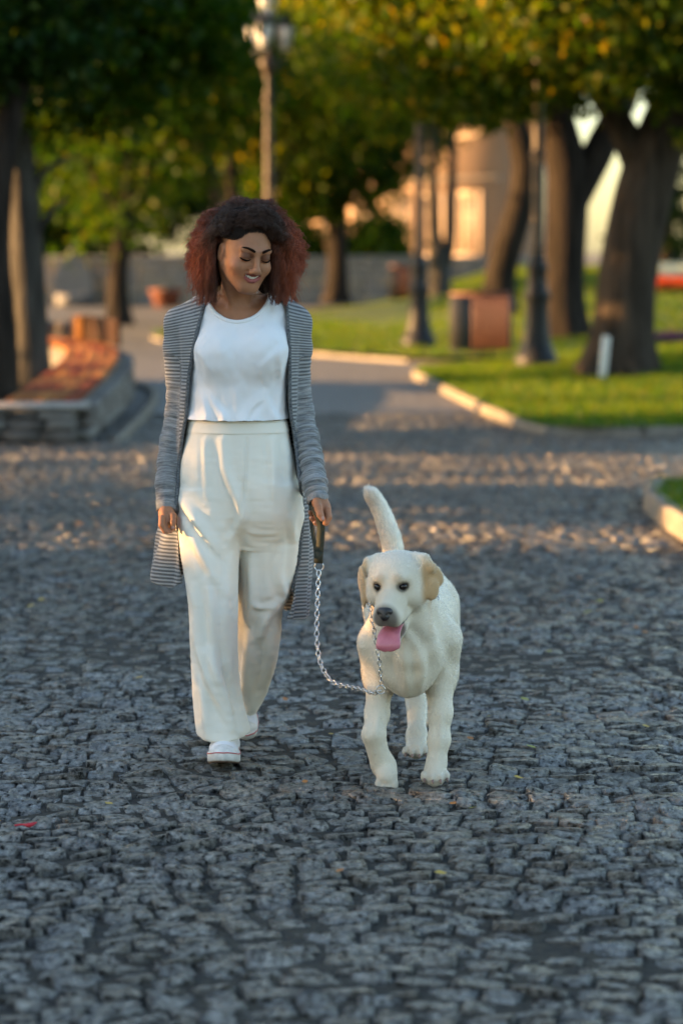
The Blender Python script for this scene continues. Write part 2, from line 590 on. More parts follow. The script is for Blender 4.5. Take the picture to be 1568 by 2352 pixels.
def stone_mat(name):
    """split basalt setts: dark, faintly blue grey, rough, with worn glossy faces"""
    m, nt, b = new_mat(name)
    N = nt.nodes.new; L = nt.links.new
    pos = N('ShaderNodeNewGeometry')
    per = N('ShaderNodeTexVoronoi'); per.inputs['Scale'].default_value = 10.0
    L(pos.outputs['Position'], per.inputs['Vector'])
    n1 = N('ShaderNodeTexNoise'); n1.inputs['Scale'].default_value = 52; n1.inputs['Detail'].default_value = 8; n1.inputs['Roughness'].default_value = 0.7
    n2 = N('ShaderNodeTexNoise'); n2.inputs['Scale'].default_value = 1.3; n2.inputs['Detail'].default_value = 3
    n3 = N('ShaderNodeTexNoise'); n3.inputs['Scale'].default_value = 17; n3.inputs['Detail'].default_value = 7; n3.inputs['Roughness'].default_value = 0.65
    mpv = N('ShaderNodeMapping'); mpv.inputs['Scale'].default_value = (1, 0.6, 1)      # split faces: grain longer along the street
    L(pos.outputs['Position'], mpv.inputs['Vector'])
    for n in (n1, n2, n3): L((mpv.outputs[0] if n is n1 else pos.outputs['Position']), n.inputs['Vector'])
    r1 = N('ShaderNodeValToRGB')
    r1.color_ramp.elements[0].position = 0.40; r1.color_ramp.elements[0].color = (0.017, 0.0168, 0.0165, 1)  # pale specks and dark pits: sky glints and pit shade put into the colour
    r1.color_ramp.elements[1].position = 0.70; r1.color_ramp.elements[1].color = (0.255, 0.236, 0.210, 1)
    L(n1.outputs['Fac'], r1.inputs['Fac'])
    # stone to stone: some browner, some bluer
    r2 = N('ShaderNodeValToRGB')
    r2.color_ramp.elements[0].color = (0.60, 0.62, 0.65, 1); r2.color_ramp.elements[1].color = (1.45, 1.40, 1.30, 1)
    sep = N('ShaderNodeSeparateColor'); L(per.outputs['Color'], sep.inputs[0]); L(sep.outputs[0], r2.inputs['Fac'])
    mx = N('ShaderNodeMix'); mx.data_type = 'RGBA'; mx.blend_type = 'MULTIPLY'; mx.inputs[0].default_value = 1
    L(r1.outputs[0], mx.inputs[6]); L(r2.outputs[0], mx.inputs[7])
    # dusty brown drifts, plus brown painted rightward for the dark reflections there
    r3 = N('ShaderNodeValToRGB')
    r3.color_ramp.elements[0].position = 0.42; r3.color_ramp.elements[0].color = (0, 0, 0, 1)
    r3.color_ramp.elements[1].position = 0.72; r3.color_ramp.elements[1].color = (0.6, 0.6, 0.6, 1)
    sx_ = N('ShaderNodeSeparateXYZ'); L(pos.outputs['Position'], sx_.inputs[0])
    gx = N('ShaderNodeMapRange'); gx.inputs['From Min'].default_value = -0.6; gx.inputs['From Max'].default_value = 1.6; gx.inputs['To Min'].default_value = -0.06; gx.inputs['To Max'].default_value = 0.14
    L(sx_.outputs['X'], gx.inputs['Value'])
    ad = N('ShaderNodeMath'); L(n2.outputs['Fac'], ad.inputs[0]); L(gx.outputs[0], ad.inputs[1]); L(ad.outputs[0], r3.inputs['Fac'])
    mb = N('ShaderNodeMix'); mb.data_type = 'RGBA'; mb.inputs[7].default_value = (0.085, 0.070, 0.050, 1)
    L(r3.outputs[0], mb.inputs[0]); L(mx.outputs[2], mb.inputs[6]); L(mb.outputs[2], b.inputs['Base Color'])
    mr = N('ShaderNodeMapRange'); mr.inputs['To Min'].default_value = 0.16; mr.inputs['To Max'].default_value = 0.42
    L(n3.outputs['Fac'], mr.inputs['Value']); L(mr.outputs[0], b.inputs['Roughness'])
    b.inputs['Specular IOR Level'].default_value = 1.0
    b.inputs['IOR'].default_value = 1.6
    bp1 = N('ShaderNodeBump'); bp1.inputs['Strength'].default_value = 0.7; bp1.inputs['Distance'].default_value = 0.025
    bp2 = N('ShaderNodeBump'); bp2.inputs['Strength'].default_value = 1.0; bp2.inputs['Distance'].default_value = 0.022
    L(n3.outputs['Fac'], bp1.inputs['Height']); L(n1.outputs['Fac'], bp2.inputs['Height'])
    b.inputs['Coat Roughness'].default_value = 0.16
    # worn high spots shine, dirty pits do not
    for nm, hi in (('Coat Weight', 0.75), ('Specular IOR Level', 1.0)):
        q = N('ShaderNodeMapRange'); q.inputs['From Min'].default_value = 0.38; q.inputs['From Max'].default_value = 0.62; q.inputs['To Max'].default_value = hi
        L(n1.outputs['Fac'], q.inputs['Value']); L(q.outputs[0], b.inputs[nm])
    L(bp2.outputs['Normal'], b.inputs['Coat Normal']); L(bp1.outputs['Normal'], bp2.inputs['Normal']); L(bp2.outputs['Normal'], b.inputs['Normal'])
    return m


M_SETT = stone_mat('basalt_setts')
M_ROADFAR = pmat('worn_setts_far', (0.11, 0.102, 0.09), (0.20, 0.187, 0.168), 9, 0.55, 0.9, 14, 'Position', detail=6, bdist=0.03)

g = obj('ground', [(-400, -60, -0.12), (400, -60, -0.12), (400, 900, -0.12), (-400, 900, -0.12)], np.array([[0, 1, 2, 3]]), M_EARTH, smooth=False)
tag(g, kind='structure')

STONE_END = 23.0
road = obj('cobblestone_road', [(-9, 1.5, -0.011), (12, 1.5, -0.011), (12, STONE_END, -0.011), (-9, STONE_END, -0.011)],
           np.array([[0, 1, 2, 3]]), M_JOINT, smooth=False)
tag(road, kind='structure')
o = obj('far_paving', [(-30, STONE_END, -0.002), (30, STONE_END, -0.002), (30, 90, -0.002), (-30, 90, -0.002)],
        np.array([[0, 1, 2, 3]]), M_ROADFAR, smooth=False)
tag(o, kind='structure')

NEAR_LAWN = outline([(0.93, 30.0), (1.03, 28.0), (1.28, 24.5), (1.56, 21.2), (1.72, 20.35), (2.1, 20.1), (3.2, 20.2), (6.5, 20.4),
                     (11, 20.6), (11.4, 26), (11, 31.6), (7, 32.0), (3.5, 31.9), (1.6, 31.2)])
FAR_LAWN = outline([(-3.3, 42.6), (-3.0, 41.0), (-2.2, 39.2), (-0.5, 35.8), (0.85, 33.5), (1.6, 33.2), (5, 33.6), (11, 34), (22, 34.5),
                    (24, 50), (22, 66), (9, 66.2), (4, 66), (1.0, 62.0), (-0.6, 55), (-1.8, 47.5), (-2.8, 44)])
CORNER_LAWN = outline([(1.95, 15.1), (1.88, 14.6), (1.87, 13.6), (1.95, 11.5), (2.15, 8.5), (2.4, 5.5), (4, 5), (8, 6), (9, 11), (8, 15.2), (4, 15.5), (2.2, 15.45)])


BENCH_LAWN = outline([(-2.86, 20.3), (-2.87, 22), (-2.93, 24.5), (-3.05, 26.4), (-3.5, 27.6), (-5.5, 28.2), (-8, 28), (-8.2, 24), (-8, 20.2), (-4, 20.1)])


def lawn(name, P):
    bm = bmesh.new()
    vs = [bm.verts.new((x, y, 0)) for x, y in P]
    f = bm.faces.new(vs)
    bmesh.ops.triangulate(bm, faces=[f])
    for _ in range(3):
        bmesh.ops.subdivide_edges(bm, edges=[e for e in bm.edges if e.calc_length() > 0.9], cuts=1)
        bmesh.ops.triangulate(bm, faces=bm.faces[:])
    for v in bm.verts: v.co.z = float(zg(v.co.x, v.co.y)) - 0.008
    bmesh.ops.recalc_face_normals(bm, faces=bm.faces[:])
    me = bpy.data.meshes.new(name); bm.to_mesh(me); bm.free()
    if sum(p.normal.z for p in me.polygons) < 0: me.flip_normals()
    me.materials.append(M_LAWN)
    return tag(link(name, me), kind='structure')


lawn('near_lawn', NEAR_LAWN); lawn('far_lawn', FAR_LAWN); lawn('corner_lawn', CORNER_LAWN); lawn('bench_lawn', BENCH_LAWN)

# the blades
M_GRASS = leaf_mat('grass_blades', [(0.0, (0.035, 0.10, 0.005)), (0.55, (0.075, 0.15, 0.007)), (0.85, (0.13, 0.17, 0.010)), (1.0, (0.22, 0.17, 0.02))], 0.5)


def blades(P, n, lo, hi, hgt, wid):
    x = RNG.uniform(lo[0], hi[0], n); y = RNG.uniform(lo[1], hi[1], n)
    ok = inside(P, x, y); x, y = x[ok], y[ok]
    n = len(x)
    a = RNG.uniform(0, 2 * math.pi, n); h = hgt * RNG.uniform(0.5, 1.2, n); w = wid * RNG.uniform(0.7, 1.3, n)
    z = zg(x, y) - 0.012
    lean = RNG.normal(0, 0.35, (2, n)) * h
    V = np.stack([np.c_[x - w * np.cos(a), y - w * np.sin(a), z], np.c_[x + w * np.cos(a), y + w * np.sin(a), z],
                  np.c_[x + lean[0], y + lean[1], z + h]], 1).reshape(-1, 3)
    return V


Vg = np.concatenate([blades(NEAR_LAWN, 60000, (0.9, 19.9), (8, 32), 0.06, 0.009), blades(FAR_LAWN, 60000, (-3.4, 33), (12, 64), 0.08, 0.016),
                     blades(CORNER_LAWN, 9000, (1.8, 11), (3.6, 15.6), 0.055, 0.006), blades(BENCH_LAWN, 16000, (-6, 20), (-2.8, 28.3), 0.08, 0.011)])
tag(obj('grass', Vg, np.arange(len(Vg)).reshape(-1, 3), M_GRASS, smooth=False),
    'short green lawn grass growing beside the cobbled road', 'grass', kind='stuff')

# ------------------------------------------------------------------ cobblestones
# a handful of split stones, shared by all; unit footprint, real height in z


def stone_variant(seed, fine):
    r = np.random.default_rng(seed)
    n = 7 if fine else 3
    g = np.linspace(-0.5, 0.5, n)
    X, Y = np.meshgrid(g, g, indexing='ij')
    cor = r.uniform(-0.06, 0.06, (2, 2, 2))
    u, v = X + 0.5, Y + 0.5
    jit = [(1 - u) * (1 - v) * cor[k, 0, 0] + u * (1 - v) * cor[k, 1, 0] + (1 - u) * v * cor[k, 0, 1] + u * v * cor[k, 1, 1] for k in (0, 1)]
    px, py = X + jit[0] * 0.8, Y + jit[1]
    e = np.maximum(np.abs(X), np.abs(Y)) > 0.49
    tilt = r.normal(0, 0.0045, 2)
    Z = 0.0015 * (1 - (2 * X) ** 2) * (1 - (2 * Y) ** 2) + tilt[0] * 2 * X + tilt[1] * 2 * Y
    Z += r.normal(0, 0.0009 if fine else 0.0008, (n, n))
    if fine:
        big = r.normal(0, 0.0015, (3, 3)); ii = np.minimum((np.arange(n) * 3) // n, 2); Z += big[np.ix_(ii, ii)] * 0.55
    if fine:
        px[~e] += r.normal(0, 0.02, (~e).sum()); py[~e] += r.normal(0, 0.02, (~e).sum())
    corner = (np.abs(X) > 0.49) & (np.abs(Y) > 0.49)
    sc = np.where(corner, 0.91, np.where(e, 0.97, 1))
    top = np.stack([px * sc, py * sc, Z - np.where(e, 0.0012, 0) - np.where(corner, 0.0015, 0)], -1).reshape(-1, 3)
    i, j = np.meshgrid(np.arange(n - 1), np.arange(n - 1), indexing='ij')
    F = [np.stack([i * n + j, (i + 1) * n + j, (i + 1) * n + j + 1, i * n + j + 1], -1).reshape(-1, 4)]
    ring = [(k, 0) for k in range(n - 1)] + [(n - 1, k) for k in range(n - 1)] + [(k, n - 1) for k in range(n - 1, 0, -1)] + [(0, k) for k in range(n - 1, 0, -1)]
    rid = np.array([a * n + b for a, b in ring]); m = len(rid)
    V = [top]
    base = n * n
    for grow, zz in (((1.0, -0.011), (1.0, -0.045)) if fine else ((1.01, -0.045),)):
        q = top[rid].copy(); s = sc.ravel()[rid][:, None]
        q[:, :2] = q[:, :2] / s * (grow if fine else grow) * np.where(s < 0.93, 0.96, 1.0); q[:, 2] = zz + (top[rid][:, 2] if zz > -0.02 else 0)
        V.append(q)
    prev = rid
    k = np.arange(m)
    for lv in range(len(V) - 1):
        cur = base + lv * m + k
        F.append(np.stack([prev, cur, np.roll(cur, -1), np.roll(prev, -1)], -1))
        prev = cur
    F = np.concatenate(F)
    V = np.concatenate(V)
    return V, F[:, ::-1] if normals(V, F)[n * n // 2][2] < 0 else F


FINE = [stone_variant(100 + i, True) for i in range(20)]
ROUGH = [stone_variant(200 + i, False) for i in range(14)]


def warp(x, y):
    """rows laid in shallow arcs"""
    ph = x * 2 * math.pi / 1.55
    yy = y + 0.085 * np.cos(ph) + 0.05 * vnoise(np.stack([x, y, x * 0], -1), 0.8, 3) + 0.16 * x * 0.35
    xx = x + 0.05 * vnoise(np.stack([x, y, x * 0], -1), 0.9, 5)
    return xx, yy


BENCH_FOOT = np.array([(-9, 19.55), (-2.1, 19.55), (-2.12, 22), (-2.2, 25), (-2.5, 27.4), (-9, 29)])
st = []
y = 2.6
r_ = random.Random(11)
while y < STONE_END + 1.5:
    rowh = r_.uniform(0.064, 0.096)
    half = 0.1412 * y + 1.0
    x = -half + r_.uniform(-0.1, 0)
    while x < half:
        w = rowh * r_.uniform(0.85, 1.75)
        st.append((x + w / 2, y + rowh / 2, w, rowh))
        x += w
    y += rowh
st = np.array(st)
sx, sy = warp(st[:, 0], st[:, 1])
e_ = 0.01
_, sy2 = warp(st[:, 0] + e_, st[:, 1])
ang = np.arctan2(sy2 - sy, e_) * 0.9 + RNG.normal(0, 0.05, len(st))
ok = (sy > 2.8) & (sy < STONE_END - 0.05) & ~inside(NEAR_LAWN, sx, sy + 0.05) & ~inside(CORNER_LAWN, sx + 0.06, sy) & ~inside(BENCH_FOOT, sx, sy)
st, sx, sy, ang = st[ok], sx[ok], sy[ok], ang[ok]
sz = -0.004 + RNG.normal(0, 0.0026, len(st)) + 0.008 * vnoise(np.stack([sx, sy, sx * 0], -1), 1.3, 9)
gap = RNG.uniform(0.003, 0.008, len(st))
wx, wy = st[:, 2] - gap, st[:, 3] - gap * 0.85
flip = RNG.integers(0, 2, len(st)) * math.pi
var = RNG.integers(0, len(FINE), len(st))
# the nearest stones in the picture are separate stones
hw = 0.1412 * sy
vis = (np.abs(sx) < hw - 0.02) & (sy > 4.75)
order = np.argsort(np.where(vis, sy, 1e9))[:300]
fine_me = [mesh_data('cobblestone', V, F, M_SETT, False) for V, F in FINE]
for i in order:
    o = bpy.data.objects.new('cobblestone', fine_me[var[i]])
    o.location = (sx[i], sy[i], sz[i]); o.rotation_euler = (0, 0, ang[i] + flip[i]); o.scale = (wx[i], wy[i], 1)
    COL.objects.link(o); o.parent = road
rest = np.ones(len(st), bool); rest[order] = False


def bake(sel, variants):
    Vs, Fs, n0 = [], [], 0
    for k, (V, F) in enumerate(variants):
        s = sel[var[sel] % len(variants) == k]
        if not len(s): continue
        c, d = np.cos(ang[s] + flip[s])[:, None], np.sin(ang[s] + flip[s])[:, None]
        x, y = V[None, :, 0] * wx[s][:, None], V[None, :, 1] * wy[s][:, None]
        W = np.stack([sx[s][:, None] + x * c - y * d, sy[s][:, None] + x * d + y * c, sz[s][:, None] + V[None, :, 2] + 0 * x], -1)
        Vs.append(W.reshape(-1, 3))
        Fs.append((F[None] + (n0 + np.arange(len(s)) * len(V))[:, None, None]).reshape(-1, 4))
        n0 += W.shape[0] * W.shape[1]
    return np.concatenate(Vs), np.concatenate(Fs)


near_sel = np.where(rest & (sy < 8.8))[0]; far_sel = np.where(rest & (sy >= 8.8))[0]
V1, F1 = bake(near_sel, FINE); V2, F2 = bake(far_sel, ROUGH)
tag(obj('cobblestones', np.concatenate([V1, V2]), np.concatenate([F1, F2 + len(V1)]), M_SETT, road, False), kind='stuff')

# ------------------------------------------------------------------ kerbs
M_KERB = pmat('pale_granite_kerb', (0.20, 0.172, 0.14), (0.13, 0.115, 0.095), 9, 0.75, 0.4, 40, 'Position')
kerb_me = [MB().box((-0.5, -0.5, -0.16), (0.5, 0.5, 0.0), bev=0.03).data('kerb_stone', M_KERB, False)]


def kerb(name, line, width=0.13, top=0.115, step=0.8, z=None):
    line = np.asarray(line, float)
    d = np.r_[0, np.cumsum(np.linalg.norm(np.diff(line, axis=0), axis=1))]
    root = empty(name, (*line[0], 0)); root['kind'] = 'structure'
    n = max(1, int(d[-1] / step))
    for k in range(n):
        a, b = [np.array([np.interp(s, d, line[:, i]) for i in (0, 1)]) for s in (d[-1] * k / n, d[-1] * (k + 1) / n)]
        o = bpy.data.objects.new('kerb_stone', kerb_me[0])
        c = (a + b) / 2
        o.location = (c[0] - line[0][0], c[1] - line[0][1], top + RNG.normal(0, 0.004))
        o.rotation_euler = (0, 0, math.atan2(*(b - a)[::-1]))
        o.scale = (np.linalg.norm(b - a) - 0.008, width, 1)
        COL.objects.link(o); o.parent = root
    return root


kerb('near_lawn_kerb', np.concatenate([NEAR_LAWN[0:64]]), 0.11, 0.075)
kerb('near_lawn_back_kerb', NEAR_LAWN[80:], 0.11, 0.075)
kerb('far_lawn_kerb', FAR_LAWN[0:56], 0.09, 0.045, 1.0)
kerb('corner_lawn_kerb', np.concatenate([CORNER_LAWN[76:], CORNER_LAWN[:32]]), 0.11, 0.105)


# ------------------------------------------------------------------ the curved stone bench on the left
M_RUBBLE = pmat('grey_rubble_stone', (0.12, 0.11, 0.095), (0.22, 0.20, 0.18), 5, 0.85, 0.6, 25, 'Position')
M_RUBBLE2 = pmat('dark_rubble_stone', (0.06, 0.05, 0.042), (0.13, 0.11, 0.095), 6, 0.85, 0.6, 25, 'Position')
M_MORTAR = pmat('grey_mortar', (0.10, 0.093, 0.083), (0.15, 0.14, 0.125), 12, 0.95, 0.4, 50, 'Position')
M_WOODS = [pmat('orange_brown_plank', (0.29, 0.115, 0.034), (0.20, 0.075, 0.022), 7, 0.8, 0.3, 30, 'Object', stretch=(0.4, 6, 6), spec=0.15),
           pmat('red_brown_plank', (0.22, 0.05, 0.02), (0.15, 0.035, 0.015), 7, 0.8, 0.3, 30, 'Object', stretch=(0.4, 6, 6), spec=0.15),
           pmat('pale_brown_plank', (0.42, 0.18, 0.05), (0.30, 0.11, 0.03), 7, 0.8, 0.3, 30, 'Object', stretch=(0.4, 6, 6), spec=0.15)]
BENCH = spline([(-2.10, 19.6, 0), (-2.12, 21.5, 0), (-2.16, 23.5, 0), (-2.24, 25.3, 0), (-2.42, 26.9, 0), (-2.85, 28.1, 0), (-3.6, 28.8, 0), (-4.7, 29.05, 0)], 120)[:, :2]


def offset_line(L, d):
    T = np.gradient(L, axis=0); T /= np.linalg.norm(T, axis=1)[:, None]
    return L + d * np.c_[-T[:, 1], T[:, 0]]


bench = empty('stone_bench', (-2.4, 23.5, 0), label='long curved stone bench topped with orange wooden planks', cat='bench')


def at_bench(P): return np.asarray(P, float) - np.array((-2.4, 23.5, 0))


def ribbon_solid(A, B, z0, z1):
    """solid between plan lines A and B"""
    n = len(A)
    z0 = np.broadcast_to(z0, n); z1 = np.broadcast_to(z1, n)
    V = np.concatenate([np.c_[A, z0], np.c_[B, z0], np.c_[B, z1], np.c_[A, z1]])
    k = np.arange(n - 1)
    F = [np.stack([a * n + k, a * n + k + 1, b * n + k + 1, b * n + k], -1) for a, b in ((0, 1), (1, 2), (2, 3), (3, 0))]
    F.append(np.array([[0, n, 2 * n, 3 * n], [n - 1, 4 * n - 1, 3 * n - 1, 2 * n - 1]]))
    return V, np.concatenate(F)


W_ = 0.70
core_a, core_b = offset_line(BENCH, 0.05), offset_line(BENCH, W_)
dB = np.r_[0, np.cumsum(np.linalg.norm(np.diff(BENCH, axis=0), axis=1))]
ztop = lambda s: 0.262 + 0.20 * np.clip(np.asarray(s, float) / 9.0, 0, 1)     # the wall grows taller away from the street
V, F = ribbon_solid(core_a, core_b, -0.02, ztop(dB))
core = obj('wall_core', at_bench(V), F, M_MORTAR, bench, smooth=False)


def rough_block(seed, bev=0.12):
    r = np.random.default_rng(seed)
    m = MB().box((-0.5, -0.5, -0.5), (0.5, 0.5, 0.5), bev=bev)
    V = m.V[0] + r.normal(0, 0.035, m.V[0].shape)
    m.V[0] = V
    return m


BLOCKS = [[rough_block(s).data('stone', mt, False) for s in range(6)] for mt in (M_RUBBLE, M_RUBBLE2)]


def put_stone(parent, c, rz, size, org=(0, 0, 0), sets=BLOCKS):
    s = random.choice(random.choice(sets))
    o = bpy.data.objects.new('stone', s)
    o.location = np.asarray(c) - np.asarray(org); o.rotation_euler = (0, 0, rz); o.scale = size
    COL.objects.link(o); o.parent = parent
    return o


def on_line(L, s):
    d = np.r_[0, np.cumsum(np.linalg.norm(np.diff(L, axis=0), axis=1))]
    p = np.array([np.interp(s, d, L[:, i]) for i in (0, 1)]); q = np.array([np.interp(min(s + 0.02, d[-1]), d, L[:, i]) - np.interp(min(s + 0.02, d[-1]) - 0.02, d, L[:, i]) for i in (0, 1)])
    return p, math.atan2(q[1], q[0])


z = 0.0
for hgt in (0.13, 0.11, 0.09):
    s = random.uniform(0, 0.1)
    while s < dB[-1] - 0.1:
        w = random.uniform(0.18, 0.42)
        p, a = on_line(BENCH, s + w / 2)
        q = float(ztop(s)) / 0.335; put_stone(bench, (p[0], p[1], (z + hgt / 2) * q), a, (w - 0.015, 0.13, (hgt - 0.010) * q), (-2.4, 23.5, 0))
        s += w
    x = -2.14
    while x > -3.05:
        w = random.uniform(0.16, 0.34)
        put_stone(bench, (x - w / 2, 19.57, (z + hgt / 2) * 0.78), 0, (w - 0.015, 0.13, (hgt - 0.010) * 0.78), (-2.4, 23.5, 0))
        x -= w
    z += hgt
# pale coping slab at the near end
MBc = MB().box((-1.0 + 0.3, -4.02, 0.272), (0.335, -3.50, 0.305), bev=0.012)
MBc.build('coping_slab', pmat('pale_coping', (0.33, 0.29, 0.25), (0.26, 0.23, 0.2), 6, 0.8, 0.3, 30), bench, False)
# seat planks, staggered rows
plank_me = [MB().box((-0.5, -0.5, -0.5), (0.5, 0.5, 0.5), bev=0.04).data('seat_plank', m, False) for m in M_WOODS]
for row in range(5):
    L = offset_line(BENCH, 0.08 + 0.118 * (row + 0.5))
    dl = np.r_[0, np.cumsum(np.linalg.norm(np.diff(L, axis=0), axis=1))]
    s = 0.36 + 0.1 * (row % 2)
    while s < dl[-1] - 0.3:
        w = 0.85 if s < 6 else 0.5
        p, a = on_line(L, s + w / 2)
        o = bpy.data.objects.new('seat_plank', random.choice(plank_me))
        o.location = at_bench((p[0], p[1], float(ztop(s + w / 2)) + 0.03 + random.uniform(-0.003, 0.003))); o.rotation_euler = (0, -0.022, a); o.scale = (w - 0.012, 0.105, 0.05)
        COL.objects.link(o); o.parent = bench
        s += w
back_me = MB().box((-0.5, -0.5, -0.5), (0.5, 0.5, 0.5), bev=0.04).data('backrest_board', pmat('shaded_brown_board', (0.030, 0.012, 0.005), (0.020, 0.008, 0.004), 7, 0.8, spec=0.15), False)  # shade on the boards put into a near-black wood colour
# backrest boards round the far bend, and the sunlit post at its end
for row in range(3):
    sel = slice(int(np.searchsorted(dB, 7.0)), int(np.searchsorted(dB, 9.0)))
    V, F = ribbon_solid(offset_line(BENCH, 0.05)[sel], offset_line(BENCH, 0.10)[sel], 0.50 + 0.098 * row, 0.59 + 0.098 * row)
    obj('backrest_board', at_bench(V), F, back_me.materials[0], bench, smooth=False)
MB().box(at_bench((-3.08, 28.12, 0.4)), at_bench((-2.88, 28.3, 0.79)), bev=0.015).build('backrest_post', pmat('ochre_post_wood', (0.30, 0.125, 0.03), (0.22, 0.085, 0.02), 7, 0.8, spec=0.15), bench, False)
for k in range(8):
    for j in range(2):
        put_stone(bench, (-3.25 - 0.26 * k, 28.62 + 0.035 * k, 0.46 + 0.17 * j), 0.0, (0.25, 0.2, 0.16), (-2.4, 23.5, 0), BLOCKS[1:])
kerb('bench_kerb', offset_line(BENCH, -0.27)[:100], 0.12, 0.045, 0.7)

# ------------------------------------------------------------------ street lamps
M_IRON = pmat('black_cast_iron', (0.010, 0.010, 0.011), (0.018, 0.018, 0.019), 30, 0.55, 0.15, 60, spec=0.3)
M_POLE = pmat('grey_green_painted_pole', (0.048, 0.032, 0.020), (0.062, 0.043, 0.027), 6, 0.6, 0.1, 40)
M_GLOBE, nt, b = new_mat('frosted_lamp_glass')
b.inputs['Base Color'].default_value = (0.80, 0.79, 0.75, 1); b.inputs['Roughness'].default_value = 0.3
b.inputs['Subsurface Weight'].default_value = 0.3; b.inputs['Subsurface Radius'].default_value = (0.05, 0.05, 0.05)


def make_lamp(label):
    t = empty('street_lamp', label=label, cat='street lamp', group='street lamps along the lawn')
    m = MB()
    m.lathe([(0.0, -0.1), (0.27, -0.1), (0.27, 0.10), (0.25, 0.13), (0.22, 0.16), (0.20, 0.25), (0.175, 0.30), (0.18, 0.36)], 8)
    m.build('plinth', M_IRON, t, False)
    m = MB()
    m.lathe([(0.17, 0.34), (0.155, 0.42), (0.14, 0.75), (0.15, 0.80), (0.165, 0.83), (0.165, 0.87), (0.13, 0.92), (0.115, 1.12), (0.135, 1.16), (0.135, 1.2), (0.10, 1.27), (0.085, 1.36)], 16)
    m.build('pedestal', M_IRON, t)
    m = MB(); m.lathe([(0.073, 1.3), (0.066, 2.6), (0.058, 4.32)], 16); m.build('pole', M_POLE, t)
    for z in (1.42, 2.55, 3.05, 3.75):
        m = MB(); m.lathe([(0.06, z - 0.035), (0.092, z - 0.02), (0.098, z), (0.092, z + 0.02), (0.06, z + 0.035)], 16); m.build('collar', M_POLE, t)
    m = MB(); m.lathe([(0.05, 4.12), (0.09, 4.16), (0.12, 4.22), (0.15, 4.3), (0.13, 4.38), (0.075, 4.42), (0.06, 4.5), (0.05, 5.0), (0.07, 5.05), (0.0, 5.12)], 16); m.build('capital', M_POLE, t)
    spots = [(0.27 * math.cos(a), 0.27 * math.sin(a), 4.52) for a in (math.radians(20), math.radians(140), math.radians(260))] + [(0, 0, 4.95)]
    for sx_, sy_, sz_ in spots:
        if sx_ or sy_:
            P = spline([(0.04 * sx_ / 0.27, 0.04 * sy_ / 0.27, 4.3), (sx_ * 0.6, sy_ * 0.6, 4.24), (sx_, sy_, 4.38), (sx_, sy_, sz_)], 14)
            a_ = MB(); a_.tube(P, 0.02, 8); arm = a_.build('arm', M_IRON, t)
        M = Matrix.Translation((sx_, sy_, sz_))
        m = MB(); m.lathe([(0.0, 0.0), (0.085, 0.0), (0.155, 0.36), (0.15, 0.37), (0.0, 0.37)], 6, M); lan = m.build('lantern', M_GLOBE, t, False)
        m = MB(); m.lathe([(0.165, 0.355), (0.175, 0.375), (0.10, 0.46), (0.06, 0.48), (0.05, 0.53), (0.025, 0.55), (0.03, 0.58), (0.0, 0.62)], 6, M); m.build('lantern_roof', M_IRON, lan, False)
        m = MB()
        for k in range(6):
            a = k * math.pi / 3
            m.tube([(sx_ + 0.088 * math.cos(a), sy_ + 0.088 * math.sin(a), sz_), (sx_ + 0.158 * math.cos(a), sy_ + 0.158 * math.sin(a), sz_ + 0.37)], 0.008, 5)
        m.build('lantern_frame', M_IRON, lan, False)
    return t


def copy_tree(o, parent=None):
    c = o.copy(); COL.objects.link(c); c.parent = parent
    for ch in list(o.children): copy_tree(ch, c)
    return c


lamp = make_lamp('street lamp with white lanterns rising behind the woman, lit by the sun')
lamp.location = (-1.13, 38.0, float(zg(-1.13, 38.0)))
l2 = copy_tree(lamp); l2['label'] = 'dark street lamp post on the lawn left of the litter bin'
l2.location = (1.16, 36.4, float(zg(1.16, 36.4))); l2.rotation_euler.z = 0.5
l3 = copy_tree(lamp); l3['label'] = 'street lamp on the lawn between the litter bin and the thickest trunk'
l3.location = (2.38, 29.6, float(zg(2.38, 29.6)))
l3.rotation_euler.z = 1.0

# ------------------------------------------------------------------ litter bins
M_BINWOOD = pmat('dark_red_brown_slats', (0.14, 0.045, 0.022), (0.10, 0.03, 0.015), 8, 0.55, 0.3, 30, stretch=(6, 6, 0.6))
M_BINIRON = pmat('black_bin_metal', (0.02, 0.02, 0.021), (0.035, 0.034, 0.033), 20, 0.5)


